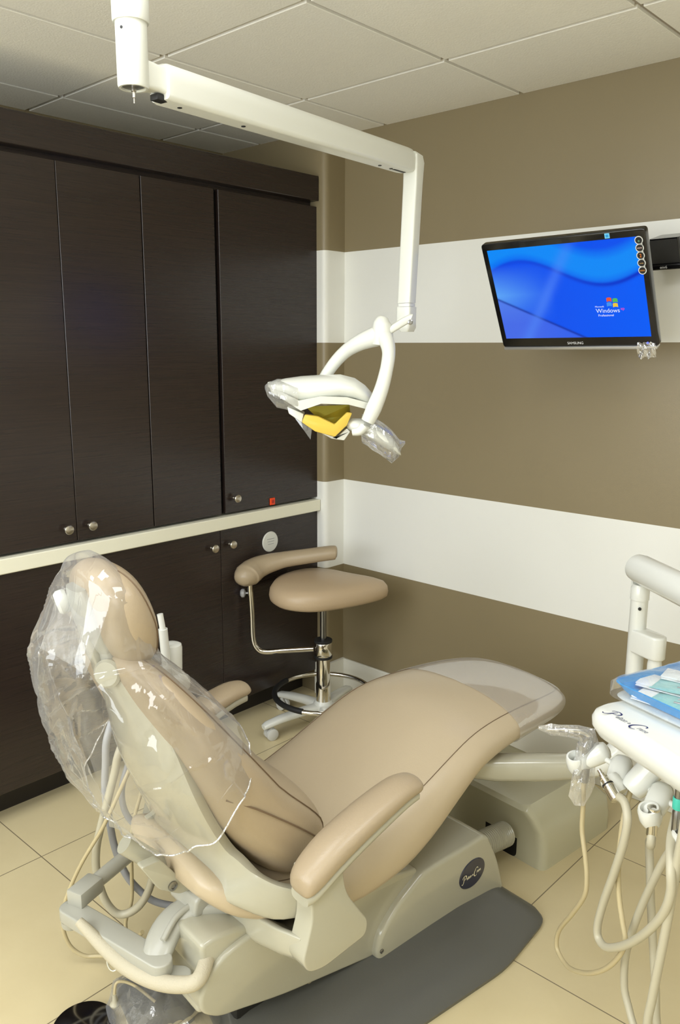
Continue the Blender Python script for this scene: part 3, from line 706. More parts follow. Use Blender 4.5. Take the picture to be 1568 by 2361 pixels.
def logo(parent, F_, k, big, small, ex=.0003):
    """swash capitals drawn as pen strokes, small letters as italic text"""
    def T(x, y): return F_ @ Matrix.Translation((x*k, y*k, 0))
    def strokes(name, x, y, h, paths):
        b = new()
        for pts, rad in paths: add_tube(b, [(p[0]*h*k, p[1]*h*k, 0) for p in pts], [r*h*k for r in rad], n=8, smooth=6)
        for v in b.verts: v.co.z *= .12
        b.transform(T(x, y)); return obj(name, b, big, parent)
    strokes('logo_letter', -.004, -.007, .029, [([(-.18, .12), (-.10, .02), (.05, .03), (.20, .25), (.33, .62), (.43, .92)], [.03, .045, .04, .05, .055, .03]),
                                          ([(.06, .72), (.16, .92), (.42, 1.04), (.70, .98), (.80, .80), (.68, .58), (.46, .50), (.30, .52)], [.03, .04, .04, .06, .075, .05, .025, .015])])
    text('logo_lettering', 'elton', .0175*k, small, parent, T(.0190, 0), ex, shear=.3, scale_x=.74)
    text('logo_lettering', '&', .0095*k, small, parent, T(.0500, .0012), ex, shear=.2)
    strokes('logo_letter', .0575, -.008, .031, [([(.82, .82), (.84, .95), (.70, 1.03), (.50, .95), (.28, .70), (.13, .38), (.15, .12), (.30, .0), (.48, .04), (.60, .12)], [.045, .05, .035, .035, .055, .07, .06, .045, .03, .015])])
    text('logo_lettering', 'rane', .0175*k, small, parent, T(.0755, 0), ex, shear=.3, scale_x=.74)
logo(bd_, bt, .74, M_['cream_ink'], M_['cream_ink'])
# grey foot plate
bm = new()
plate = [(-.95, .0), ]
def plate_ring(g, z): # outline grown by g at height z
    P = round_poly([(-.10, -.47-g*.3), (.20+g, -.56-g*.3), (.275+g, -.35), (.30+g, .14), (.255+g, .35+g*.35), (-.20-g, .35+g*.35), (-.22-g, .14), (-.16-g, -.30)], .05, 5)
    return [Vector((p.x, p.y, z)) for p in P]
add_loft(bm, [plate_ring(.085, 0), plate_ring(.088, .012), plate_ring(.078, .022), plate_ring(.02, .036), plate_ring(-.02, .048), plate_ring(-.09, .075)])
obj('base_plate', bm, M_['grey'], ch, angle=35)
bm = new(); add_box(bm, (-.13, -.52, .05), (.13, .25, .16), bevel=.01)
obj('lift_frame', bm, M_['mblack'], ch)
# ribbed conduit to the floor box
pts = []; rad = []
for k in range(61):
    t = k/60; pts.append((.095, .33+.17*t, .120-.02*t)); rad.append(.036+(.0032 if k % 3 else -.001))
obj('ribbed_conduit', tube(pts, rad, smooth=1, n=24), M_['ivory'], ch, angle=25)

# --- floor utility box under the toe
ub = chair_root('utility_box', 'large grey floor utility box under the toe end of the dental chair', 'utility box')
def box_ring(z, f):
    return [Vector((x, y, z)) for x, y in round_poly([(-.31+.03*f, .548-.03*f), (.205-.045*f, .548-.03*f), (.205-.045*f, .93-.10*f), (-.31+.03*f, .93-.10*f)], .03, 5)]
bm = new()
prof = [(0, 0), (.06, .0), (.12, .12), (.165, .6), (.19, 1.0)]
add_loft(bm, [box_ring(z, f) for z, f in prof]+[[Vector((p.x*.96-.002, .72+(p.y-.72)*.93, .203)) for p in box_ring(.2, 1.1)]])
obj('housing', bm, mat('grey_box_plastic', rgb(190, 187, 162), .25, coat=.3), ub, angle=40)
obj('opening', (lambda b: add_prism(b, [tuple(p) for p in round_poly([(-.02, 0), (.105, 0), (.105, .115), (.08, .14), (0, .14), (-.02, .12)], .02, 4)], 'y', .5475, .60))(new()) , M_['dark'], ub)
# ------------------------------------------------------------------ operator stool
SC = Vector((.21, -.352, 0))
sl = thing('operator_stool', 'tan vinyl stool with curved arm and chrome post in the corner', 'stool', SC)
def sp_(s, x, y, z): return Vector((x, y, z))
# seat outline in the horizontal plane: broad at the back, narrowing to the front right
out = smooth_poly([(-.225, .02), (-.205, -.10), (-.12, -.185), (.0, -.195), (.10, -.14), (.20, -.05), (.262, .03), (.265, .075), (.22, .10), (.10, .135), (-.02, .175), (-.13, .165), (-.20, .10)], 4)
rot_ = Matrix.Rotation(R(28), 2)
out = [rot_ @ Vector((p.x*.96, p.y*1.10)) for p in out]
bm = new(); rings = []
for f, z in ((.80, .520), (.93, .522), (.985, .532), (1.0, .550), (.985, .572), (.93, .590), (.80, .602), (.60, .610), (.35, .614), (.12, .615)):
    rings.append([Vector((p.x*f, p.y*f, z+.046)) for p in out])
add_loft(bm, rings)
obj('seat', bm, mat('stool_vinyl', rgb(186, 164, 134), .38, spec=.45, bump=.25, bump_scale=120), sl, angle=60)
obj('seat_plate', box((-.09, -.07, .545), (.09, .07, .564), bevel=.004), M_['mblack'], sl)
obj('gas_lift', lathe([(.0135, .34), (.0135, .55)], None, 24), M_['steel'], sl)
pc = obj('post', lathe([(.031, .085), (.031, .19), (.0285, .20), (.0285, .335), (.024, .345), (.0, .345)], None, 32), M_['chrome'], sl)
obj('clamp_collar', lathe([(.034, .315), (.036, .318), (.036, .372), (.034, .375), (.02, .376)], None, 28), M_['chrome'], sl)
for z in (.306, .376): obj('rubber_ring', lathe([(.0365, z), (.038, z+.002), (.038, z+.009), (.0365, z+.011)], None, 28), M_['rubber'], sl)
# arm tube: from the collar outwards to the left and up
d_ = Vector((-.205, -.185, 0))   # direction of the arm in plan
pts = [Vector((0, 0, .345))+d_*.15, Vector((0, 0, .336))+d_*.6, Vector((0, 0, .330))+d_*.88, Vector((0, 0, .345))+d_*1.0, Vector((0, 0, .39))+d_*1.06, Vector((0, 0, .50))+d_*1.07, Vector((0, 0, .62))+d_*1.09]
obj('arm_tube', tube(pts, .0115, n=16, smooth=8), M_['chrome'], sl)
kx = Vector((0, 0, .585))+d_*1.09
kn = obj('adjust_knob', lathe([(0, 0), (.004, 0), (.004, .018), (.010, .020), (.018, .024), (.019, .034), (.012, .040), (0, .041)], orient(kx, (-.74, -.67, 0)), 10), mat('clear_grey_knob', rgb(160, 160, 162), .25), sl, angle=20)
ap = [Vector((-.190, -.262, .655)), Vector((-.215, -.222, .668)), Vector((-.215, -.155, .690)), Vector((-.165, -.075, .712)), Vector((-.09, .0, .728)), Vector((-.02, .066, .742)), Vector((-.002, .085, .742))]
bm = new(); add_tube(bm, ap, [.018, .044, .056, .055, .050, .044, .038, .036, .035, .034, .034, .032, .018], n=22, smooth=8, flat=.85)
obj('body_rest', bm, M_['leather'], sl, angle=60)
# base
obj('foot_ring', tube([(.205*math.cos(2*PI*k/36), .205*math.sin(2*PI*k/36), .150) for k in range(36)], .0095, n=12, smooth=1, closed=True), M_['chrome'], sl)
obj('ring_grip', tube([(.2055*math.cos(a), .2055*math.sin(a), .1515) for a in [R(185+5*k) for k in range(22)]], .0118, n=12, smooth=1), M_['rubber'], sl)
hub = obj('hub', lathe([(.0, .06), (.045, .06), (.048, .075), (.042, .105), (.033, .118), (0, .118)], None, 28), M_['white'], sl)
for k in range(5):
    a = R(255+72*k-2)
    c, s_ = math.cos(a), math.sin(a); side = Vector((-s_, c, 0)); rad = Vector((c, s_, 0))
    rl = .275
    bm = new(); add_loft(bm, [supring(rad*r_+Vector((0, 0, z)), side, (0, 0, 1), hw, hh, 3, 16) for r_, z, hw, hh in ((.02, .088, .026, .018), (.10, .088, .024, .016), (.20, .078, .022, .014), (rl-.01, .066, .020, .012), (rl+.005, .060, .016, .009))])
    lg = obj('base_leg', bm, M_['white'], sl, angle=50)
    cw = new()
    for off in (-.013, .013): add_lathe(cw, [(0, -.009), (.020, -.009), (.025, -.006), (.025, .006), (.020, .009), (0, .009)], orient(rad*(rl-.03)+side*off+Vector((0, 0, .025)), side), 20)
    add_box(cw, (-.008, -.008, .02), (.008, .008, .06), mtx=Matrix.Translation(rad*(rl-.03)))
    obj('caster', cw, mat('light_grey_wheel', rgb(205, 205, 200), .4) if k == 0 else bpy.data.materials['light_grey_wheel'], lg)

# ------------------------------------------------------------------ ceiling mounted dental light
PX, PY = 1.035, -1.725
ZP = 2.07
dl = thing('dental_light', 'white ceiling mounted dental light hanging on a long boom over the chair', 'dental light', (PX, PY, CEIL))
def W2(p): return Vector(p)-Vector((PX, PY, CEIL))
obj('ceiling_flange', lathe([(0, -.0), (.09, -.0), (.09, -.012), (.05, -.022), (0, -.022)], None, 32), M_['lampwhite'], dl)
post = obj('ceiling_post', lathe([(.026, .0), (.026, ZP-CEIL+.10)], None, 32), M_['lampwhite'], dl)
obj('upper_sleeve', lathe([(.0, ZP-CEIL+.175), (.033, ZP-CEIL+.175), (.0345, ZP-CEIL+.172), (.0345, ZP-CEIL+.105), (.033, ZP-CEIL+.101), (.0, ZP-CEIL+.101)], None, 36), M_['lampwhite'], post)
ls = obj('lower_sleeve', lathe([(.0, ZP-CEIL+.102), (.0295, ZP-CEIL+.102), (.0295, ZP-CEIL-.008), (.0275, ZP-CEIL-.012), (.023, ZP-CEIL-.012), (.022, ZP-CEIL-.004), (0, ZP-CEIL-.004)], None, 36), M_['lampwhite'], post)
obj('end_plug', lathe([(.0, ZP-CEIL-.006), (.0215, ZP-CEIL-.006), (.0215, ZP-CEIL-.009), (0, ZP-CEIL-.009)], None, 28), M_['grey'], ls)
obj('pin', lathe([(0, ZP-CEIL-.004), (.005, ZP-CEIL-.006), (.005, ZP-CEIL-.017), (.003, ZP-CEIL-.018), (.003, ZP-CEIL-.028), (.0012, ZP-CEIL-.029), (.0012, ZP-CEIL-.038), (0, ZP-CEIL-.038)], None, 14), M_['nickel'], ls)
for ang, z in ((R(-70), .085), (R(205), .03)):
    obj('set_screw', lathe([(0, 0), (.0028, 0), (.0028, .002), (0, .002)], orient((.0285*math.cos(ang), .0285*math.sin(ang), ZP-CEIL+z), (math.cos(ang), math.sin(ang), 0)), 10), M_['mblack'], ls)
E0 = Vector((PX, PY, ZP+.010)); E1 = Vector((.935, -.765, ZP+.020))
ad = (E1-E0).normalized(); asd = ad.cross(Vector((0, 0, 1))).normalized(); aup = asd.cross(ad).normalized()
def boom_ring(t, k, low=0):
    c = E0+ad*t
    P = round_poly([(-.030*k, -.030*k), (-.024*k, -.036*k), (.024*k, -.036*k), (.030*k, -.030*k), (.032*k, .012*k), (.018*k, .034*k), (-.018*k, .034*k), (-.032*k, .012*k)], [.004]*4+[.012]*4, 4)
    return [W2(c+asd*p.x+aup*(p.y+.004)) for p in P]
AL = (E1-E0).length
bm = new(); add_loft(bm, [boom_ring(.065, .93), boom_ring(.075, 1.0), boom_ring(AL-.02, .93), boom_ring(AL+.0, .90), boom_ring(AL+.012, .78)])
boom = obj('boom', bm, M_['lampwhite'], dl, angle=30)
bm = new(); add_loft(bm, [[W2(E0+ad*t+asd*p.x+aup*(p.y+.006)) for p in round_poly([(-w_, -h_), (w_, -h_), (w_, h_), (-w_, h_)], .008, 4)] for t, w_, h_ in ((.018, .020, .026), (.05, .018, .024), (.085, .022, .028))])
obj('boom_neck', bm, M_['lampwhite'], dl, angle=40)
obj('cable_gap', box((-.011, -.014, -.006), (.011, .014, .006), bevel=.002, mtx=frame(W2(E0+ad*.062-aup*.026), asd, ad, aup)), M_['mblack'], boom)
for t in (.115, .30, .83, .885):
    obj('hole_plug', lathe([(0, 0), (.0048, 0), (.0048, .0015), (0, .0015)], orient(W2(E0+ad*t-aup*(.0315 if t < .5 else .0295)), -aup), 14), M_['mblack'], boom)
obj('cable_slot', box((-.004, -.028, 0), (.004, .028, .0015), mtx=frame(W2(E0+ad*.925-aup*.0305), asd, ad, aup)), M_['mblack'], boom)
# drop tube
D0 = Vector((.942, -.745, ZP+.020)); D1 = Vector((.943, -.765, 1.705))
bm = new()
def sq(c, w_, h_, r_=.006, ax=asd, ay=ad): return [W2(c+ax*p.x+ay*p.y) for p in round_poly([(-w_, -h_), (w_, -h_), (w_, h_), (-w_, h_)], r_, 3)]
add_loft(bm, [sq(D0+Vector((0, 0, .024))-ad*.022, .021, .006), sq(D0+Vector((0, 0, .018)), .0225, .018), sq(D0+Vector((0, 0, .0))+ad*.004, .023, .022), sq(D0-Vector((0, 0, .06)), .023, .019), sq(D1, .0215, .0185)])
drop = obj('drop_tube', bm, M_['lampwhite'], dl, angle=40)
obj('joint_ring', (lambda b: add_loft(b, [sq(D1-Vector((0, 0, .001)), .0205, .0175), sq(D1-Vector((0, 0, .010)), .0205, .0175)]))(new()), M_['white'], drop)
D2 = D1-Vector((0, 0, .011))
bm = new(); add_loft(bm, [sq(D2, .0235, .0200), sq(D2-Vector((0, 0, .042)), .0230, .0205), sq(D2-Vector((0, 0, .058))-asd*(-.002), .021, .021), sq(D2-Vector((0, 0, .070))+asd*.004, .013, .019)])
jn = obj('knuckle', bm, M_['lampwhite'], dl, angle=40)
# lamp head assembly in its own frame: x to the right of the picture, y away, z up
LO = Vector((.971, -.980, 1.464))
LX = Vector((.734, .679, 0)).normalized(); LY = Vector((-.679, .734, 0)).normalized()
def lp(x, y, z): return W2(LO+LX*x+LY*y+Vector((0, 0, z)))
def px(u, v, y=0): # millimetre grid of the lamp drawing: 842 units per metre
    return lp((u-840)/842, y, -(v-900)/842*1.02)
bm = new(); add_loft(bm, [supring(px(944, 742), LY, (.3, .25, 1), .0175, .012, 4, 20), supring(px(932, 747), LY, (.45, .4, 1), .018, .018, 4, 20), supring(px(912, 758), LY, (.5, .45, 1), .020, .021, 4, 20), supring(px(890, 772), LY, (.5, .45, 1), .019, .022, 4, 20)])
obj('tilt_link', bm, M_['lampwhite'], jn, angle=50)
obj('screw', lathe([(0, 0), (.007, 0), (.007, .003), (.004, .004), (.004, .001), (0, .001)], orient(px(942, 750, -.0185), -LY), 16), M_['steel'], jn)
fork = new()
add_tube(fork, [px(884, 738, 0), px(880, 752, 0), px(880, 780, 0), px(878, 800, 0)], [.011, .025, .030, .026], n=20, smooth=6)
add_tube(fork, [px(884, 775, .0), px(862, 782, .010), px(828, 795, .030), px(796, 815, .055), px(765, 848, .070), px(735, 895, .078), px(722, 925, .078)], [.027, .027, .022, .0185, .017, .016, .013], n=18, smooth=6)
add_tube(fork, [px(876, 772, .0), px(888, 790, -.02), px(893, 815, -.045), px(888, 850, -.065), px(876, 895, -.078), px(860, 935, -.082), px(846, 965, -.082)], [.024, .021, .018, .0175, .019, .021, .018], n=18, smooth=6)
obj('yoke', fork, M_['lampwhite'], dl, angle=60)
hd_ = new()
hood = [(618, 882, 893, .010), (632, 879, 905, .028), (660, 873, 918, .052), (695, 868, 932, .070), (740, 865, 926, .080), (785, 864, 920, .080), (818, 872, 924, .074), (842, 888, 934, .060), (858, 905, 946, .040), (864, 925, 945, .018)]
rings = []
for u, t, b, hw in hood:
    c = px(u, (t+b)/2); h = (b-t)/2/842
    ring = []
    for k in range(28):
        a = 2*PI*k/28; x = math.cos(a)*hw; s_ = math.sin(a)
        ring.append(c+LY*x+Vector((0, 0, 1))*(h*s_ if s_ > 0 else h*s_*.95)-LY*0)
    rings.append(ring)
add_loft(hd_, rings)
hood_o = obj('lamp_hood', hd_, M_['lampwhite'], dl, angle=70)
bm = new(); add_loft(bm, [[px(u, v, -y) for u, v, y in q] for q in (
    [(622, 893, .008), (626, 905, .008), (626, 905, -.008), (622, 893, -.008)], [(655, 903, .058), (660, 921, .054), (660, 921, -.05), (655, 903, -.05)], [(692, 920, .076), (696, 942, .070), (696, 942, -.06), (692, 920, -.06)],
    [(740, 910, .084), (742, 926, .078), (742, 926, -.06), (740, 910, -.06)], [(800, 912, .082), (803, 928, .076), (803, 928, -.06), (800, 912, -.06)], [(848, 925, .058), (848, 940, .052), (848, 940, -.05), (848, 925, -.05)])])
obj('hood_rim', bm, M_['lampwhite'], hood_o, angle=30)
# reflector, amber shield and right wing
bm = new(); P_ = [px(706, 934, -.05), px(806, 930, -.045), px(808, 955, -.03), px(775, 982, -.03), px(735, 962, -.04)]
Q_ = [p+LY*.05 for p in P_]
a_ = [bm.verts.new(p) for p in P_]; b_ = [bm.verts.new(p) for p in Q_]
bm.faces.new(a_); bm.faces.new(b_[::-1])
for i in range(5): bm.faces.new((a_[i], b_[i], b_[(i+1) % 5], a_[(i+1) % 5]))
obj('reflector', bm, M_['olive'], dl, smooth=False)
def quadprism(pts, d, bev=.003):
    bm_ = new(); a = [bm_.verts.new(p) for p in pts]; b = [bm_.verts.new(p+LY*d) for p in pts]; n = len(pts)
    bm_.faces.new(a); bm_.faces.new(b[::-1])
    for i in range(n): bm_.faces.new((a[i], b[i], b[(i+1) % n], a[(i+1) % n]))
    bmesh.ops.recalc_face_normals(bm_, faces=bm_.faces)
    bmesh.ops.bevel(bm_, geom=list(bm_.edges), offset=bev, segments=2, profile=.5, affect='EDGES')
    return bm_
obj('amber_shield', quadprism([px(705, 951, -.066), px(698, 968, -.066), px(728, 988, -.068), px(773, 1000, -.066), px(800, 975, -.06), px(812, 948, -.055), px(800, 946, -.055), px(772, 973, -.062), px(735, 955, -.066)], .045), M_['amber'], dl)
obj('lamp_frame', quadprism([px(664, 934, -.05), px(702, 950, -.05), px(698, 970, -.05), px(668, 950, -.05)], .07), M_['lampwhite'], dl)
obj('lamp_frame', quadprism([px(735, 990, -.045), px(776, 1003, -.045), px(800, 982, -.045), px(808, 990, -.045), px(794, 1010, -.045), px(765, 1006, -.045)], .07), M_['lampwhite'], dl)
wing = [(800, 968, 988, .030), (820, 962, 998, .048), (845, 962, 1010, .056), (870, 970, 1024, .058), (893, 986, 1036, .050), (912, 1004, 1045, .036), (922, 1020, 1046, .018)]
rings = []
for u, t, b, hw in wing:
    c = px(u, (t+b)/2, -.015); h = (b-t)/2/842
    rings.append(supring(c, LY, (-.35*LX.x, -.35*LX.y, 1), hw, h, 2.2, 22))
bm = new(); add_loft(bm, rings)
obj('side_wing', bm, M_['lampwhite'], dl, angle=60)
obj('wing_handle', tube([px(838, 975, -.085), px(828, 985, -.088), px(812, 988, -.086)], [.013, .012, .009], n=14), M_['lampwhite'], dl)
# barrier film over both ends of the lamp head
def film_wrap(name, rows, closed_end, seed, m):
    random.seed(seed); rings = []
    N = 26
    for u, t, b, hw in rows:
        c = px(u, (t+b)/2, -.01); h = (b-t)/2/842; ph = random.random()*6
        ring = []
        for k in range(N):
            a = 2*PI*k/N; w_ = 1+.07*math.sin(3*a+ph)+.05*math.sin(7*a+ph*2)+random.uniform(-.03, .03)
            ring.append(c+LY*math.cos(a)*hw*w_+Vector((0, 0, 1))*math.sin(a)*h*w_)
        rings.append(ring)
    bm_ = new(); add_loft(bm_, rings, caps=False)
    return obj(name, bm_, m, None, angle=25)
lf = film('lamp_barrier_film', haze=.14, gloss=.12, bump=.4, scale=24)
for nm, rows, lb in (('barrier_sleeve', [(612, 889, 897, .012), (618, 884, 915, .030), (640, 876, 938, .050), (668, 876, 946, .066), (690, 882, 946, .074)], 'crinkled clear sleeve over the left tip of the dental lamp'),
                     ('barrier_sleeve', [(936, 1014, 1020, .006), (928, 1012, 1030, .014), (922, 1010, 1048, .030), (905, 988, 1062, .052), (885, 974, 1052, .062), (860, 958, 1034, .066), (835, 954, 1016, .060)], 'crinkled clear sleeve over the right wing of the dental lamp')):
    o = film_wrap(nm, rows, 0, len(rows), lf); o.location = (PX, PY, CEIL); tag(o, lb, 'sleeve', 'lamp barrier sleeves')
bm = new(); q = [px(668, 938, -.03), px(690, 946, -.035), px(720, 986, -.04), px(717, 1008, -.045), px(700, 985, -.04), px(682, 962, -.035)]
v_ = [bm.verts.new(p) for p in q]; bm.faces.new(v_)
fl = tag(obj('film_flap', bm, film('blue_reflection_film', tint=(.55, .65, 1, 1), haze=.2, gloss=.08, bump=.2, scale=30), None, smooth=False), 'loose film flap hanging under the lamp hood, blue reflection painted into its tint', 'film flap'); fl.location = (PX, PY, CEIL)  # the film's blue tint paints in a reflection
# ------------------------------------------------------------------ clear bag over the backrest
def bag():
    rws = [(-.742, 1.186, -.752, 1.182, .02), (-.722, 1.170, -.782, 1.160, .075), (-.690, 1.130, -.792, 1.120, .115), (-.662, 1.070, -.812, 1.065, .132), (-.645, 1.010, -.840, 1.010, .142), (-.635, .975, -.845, .960, .160),
           (-.600, .930, -.835, .885, .205), (-.560, .890, -.822, .805, .238), (-.525, .850, -.800, .725, .260), (-.505, .825, -.765, .645, .270), (-.490, .800, -.725, .580, .272)]
    rws = spline(rws, 13); bm_ = new(); G = []; N = 170
    for j, (af, zf, ab, zb, hw) in enumerate(rws):
        v = j/len(rws); row = []
        for k in range(N):
            a = 2*PI*k/N; c, s_ = math.cos(a), math.sin(a)
            e = 2.3
            f = (math.copysign(abs(c)**(2/e), c)+1)/2; x = math.copysign(abs(s_)**(2/e), s_)*hw
            p = Vector((x, ab+(af-ab)*f, zb+(zf-zb)*f))
            amp = min(1, v*4)*(.35 if c > .2 else 1.0)
            q1 = 1-abs(noise.noise(Vector((p.x*9+p.z*2.2, p.y*9-p.z*1.5, p.z*2.0+3)))*2.2)
            q2 = 1-abs(noise.noise(Vector((p.x*5, p.y*6, p.z*15+7)))*2.2)
            d = noise.noise(Vector((p.x*5, p.y*5, p.z*2.5+3)))*.022+max(0, q1)**5*.012+max(0, q2)**6*.007*(1 if v > .45 else .4)+noise.noise(p*26)*.0025
            nrm = Vector((x, (p.y-(af+ab)/2)*1.1, 0)).normalized()
            row.append(bm_.verts.new(p+nrm*d*amp+Vector((0, 0, noise.noise(Vector((a*3, 5, v)))*.015*(1 if v > .9 else 0)))))
        G.append(row)
    for j in range(len(G)-1):
        for k in range(N): bm_.faces.new((G[j][k], G[j][(k+1) % N], G[j+1][(k+1) % N], G[j+1][k]))
    bm_.faces.new(G[0][::-1])
    # gathered, rolled rim
    rim = [v.co.copy() for v in G[-1]]
    o = obj('plastic_bag', bm_, M_['film'], None, angle=28)
    r_ = obj('bag_rim', tube(rim, .0018, n=6, smooth=1, closed=True), film('rim_film', haze=.3, gloss=.35, bump=.4, scale=60), o)
    return o
bg = bag(); bg.location = CH0; bg.rotation_euler = (0, 0, -TH)
tag(bg, 'large crinkled clear plastic bag draped over the headrest and chair back', 'plastic bag')
# folded flap of the bag lying on the headrest
bm = new(); G = []
for j in range(7):
    G.append([])
    for i in range(9):
        u, v = i/8, j/6
        G[-1].append(bm.verts.new((-.06+.16*u-.03*v, -.785-.040*v+.025*u, 1.110-.13*v-.012*u+.012*noise.noise(Vector((u*4, v*4, 2))))))
for j in range(6):
    for i in range(8): bm.faces.new((G[j][i], G[j][i+1], G[j+1][i+1], G[j+1][i]))
obj('bag_flap', bm, film('flap_film', haze=.16, gloss=.08, bump=.35, scale=16), bg, angle=25)

# ------------------------------------------------------------------ assistant side: arm, holder, hoses
aa = chair_root('assistant_arm', 'pale grey jointed assistant arm behind the backrest with hanging hoses', 'dental arm')
bm = new(); bar = [(.107, -.690), (-.190, -.768)]
A_ = Vector((.100, -.688, 0)); B_ = Vector((-.185, -.764, 0)); dr = (B_-A_).normalized(); nr = Vector((-dr.y, dr.x, 0))
def capsule(A, B, r, z0, z1, bev):
    d = (B-A).normalized(); n_ = Vector((-d.y, d.x, 0)); P = []
    for k in range(9): a = -PI/2+PI*k/8; P.append(B+d*math.cos(a)*r+n_*math.sin(a)*r)
    for k in range(9): a = PI/2+PI*k/8; P.append(A+d*math.cos(a)*r+n_*math.sin(a)*r)
    return add_prism(new(), [(p.x, p.y) for p in P], 'z', z0, z1, bevel=bev)
obj('lower_link', capsule(A_, B_, .026, .272, .304, .004), M_['greyplastic'], aa, angle=40)
obj('pivot_foot', capsule(A_+Vector((.03, .03, 0)), A_, .024, .255, .2715, .004), M_['greyplastic'], aa, angle=40)
obj('pivot_foot', lathe([(0, .255), (.022, .255), (.024, .26), (.024, .271), (0, .271)], Matrix.Translation(B_), 24), M_['greyplastic'], aa)
obj('stop_pin', lathe([(0, .24), (.010, .242), (.011, .25), (.011, .272), (0, .272)], Matrix.Translation(A_*.78+B_*.22), 18), M_['greyplastic'], aa)
T0 = Vector((-.183, -.745, .322)); T1 = Vector((-.335, -.395, .322))
td = (T1-T0).normalized(); tn = Vector((td.y, -td.x, 0))
obj('link_socket', box((-.023, 0, -.020), (.023, .075, .019), bevel=.005, mtx=frame(T0-td*.015, (-tn.x, -tn.y, 0), td, (0, 0, 1))), M_['greyplastic'], aa)
obj('extension_tube', tube([T0+td*.06, T1], .0185, smooth=1, n=24), M_['greyplastic'], aa)
obj('upright', tube([T1, T1+Vector((0, 0, .20)), Vector((-.35, -.392, .70))], .017, smooth=4, n=20), M_['greyplastic'], aa)
obj('holder_body', box((-.075, -.028, .690), (.050, .028, .735), bevel=.014, seg=4, mtx=Matrix.Translation((-.34, -.39, 0))), M_['white'], aa)
obj('suction_cup', lathe([(0, .70), (.022, .70), (.024, .72), (.024, .735), (.0265, .745), (.028, .805), (.026, .813), (.018, .817), (0, .818)], Matrix.Translation((-.335, -.395, 0)), 30), M_['white'], aa)
obj('valve_lever', tube([(-.31, -.43, .86), (-.315, -.435, .91)], .008, smooth=1), M_['white'], aa)
obj('valve_stem', tube([(-.315, -.42, .735), (-.312, -.43, .87)], .012, smooth=1), M_['white'], aa)
# paddle shaped mount
rings = []
for s, a, z, w_, h_ in ((.115, -.505, .352, .018, .016), (.080, -.535, .352, .030, .018), (.052, -.575, .345, .036, .019), (.045, -.625, .330, .036, .019), (.065, -.670, .305, .034, .018), (.098, -.700, .280, .026, .014)):
    rings.append((s, a, z, w_, h_))
rg = []; RR_ = spline(rings, 4)
for k, (s, a, z, w_, h_) in enumerate(RR_):
    q = RR_[min(k+1, len(RR_)-1)]; p = RR_[max(k-1, 0)]; d = Vector((q[0]-p[0], q[1]-p[1], 0)).normalized()
    rg.append(supring((s, a, z), (-d.y, d.x, 0), (0, 0, 1), w_, h_, 3, 20))
bm = new(); add_loft(bm, rg); pd = obj('mount_paddle', bm, M_['greyplastic'], aa, angle=50)
obj('paddle_rib', tube([(.062, -.59, .362), (.066, -.63, .352), (.085, -.672, .33)], .007, smooth=5), M_['greyplastic'], pd)
# ribbed fabric sleeve with the hoses
sl_pts = [(-.105, -.778, .318), (-.046, -.757, .288), (.025, -.736, .266), (.100, -.71, .264), (.160, -.68, .275), (.190, -.65, .29), (.15, -.60, .30), (.10, -.56, .30)]
slv = obj('hose_sleeve', tube(sl_pts, [.010, .015, .0165, .017, .017, .0165, .016, .015], n=20, smooth=10), M_['sleeve'], aa)
obj('sleeve_tie', tube([(-.010+.023*math.cos(t)*.35, -.746+.023*math.cos(t)*.4, .258+.024*math.sin(t)) for t in [2*PI*k/16 for k in range(16)]], .0016, n=6, smooth=1, closed=True), M_['white'], slv)
A1 = [(-.33, -.42, .71), (-.30, -.47, .66), (-.252, -.573, .546), (-.267, -.59, .497), (-.285, -.61, .439), (-.302, -.631, .385), (-.333, -.667, .306), (-.358, -.694, .231), (-.374, -.714, .158), (-.376, -.716, .105), (-.366, -.705, .055), (-.346, -.681, .027), (-.323, -.655, .025), (-.25, -.62, .06), (-.12, -.62, .20)]
A2 = [(-.36, -.42, .70), (-.34, -.50, .64), (-.301, -.569, .585), (-.312, -.581, .524), (-.326, -.598, .446), (-.341, -.615, .367), (-.35, -.625, .311), (-.352, -.628, .247), (-.343, -.617, .169), (-.325, -.597, .124), (-.307, -.574, .118), (-.284, -.549, .141), (-.267, -.529, .182), (-.257, -.516, .239), (-.258, -.517, .292), (-.259, -.50, .34), (-.22, -.44, .36)]
A3 = [(-.39, -.42, .70), (-.38, -.52, .67), (-.359, -.574, .603), (-.365, -.581, .525), (-.369, -.585, .446), (-.364, -.58, .366), (-.357, -.572, .285), (-.341, -.553, .207), (-.318, -.526, .157), (-.294, -.499, .127), (-.26, -.46, .113), (-.222, -.415, .107), (-.15, -.38, .12)]
A4 = [(-.31, -.42, .70), (-.30, -.48, .55), (-.295, -.53, .426), (-.303, -.54, .379), (-.31, -.548, .318), (-.312, -.55, .217), (-.315, -.553, .142), (-.327, -.568, .067), (-.28, -.56, .03), (-.18, -.5, .03)]
A5 = [(-.345, -.42, .70), (-.35, -.50, .56), (-.351, -.533, .491), (-.359, -.544, .435), (-.356, -.54, .382), (-.343, -.525, .346), (-.322, -.501, .325), (-.27, -.45, .31)]
for pts, r, m in ((A1, .0052, 'hose_y'), (A2, .0105, 'hose'), (A3, .0095, 'hose_grey'), (A4, .0050, 'hose_y'), (A5, .0085, 'hose_grey')):
    obj('hose', tube(pts, r, n=12, smooth=6), M_[m], aa)

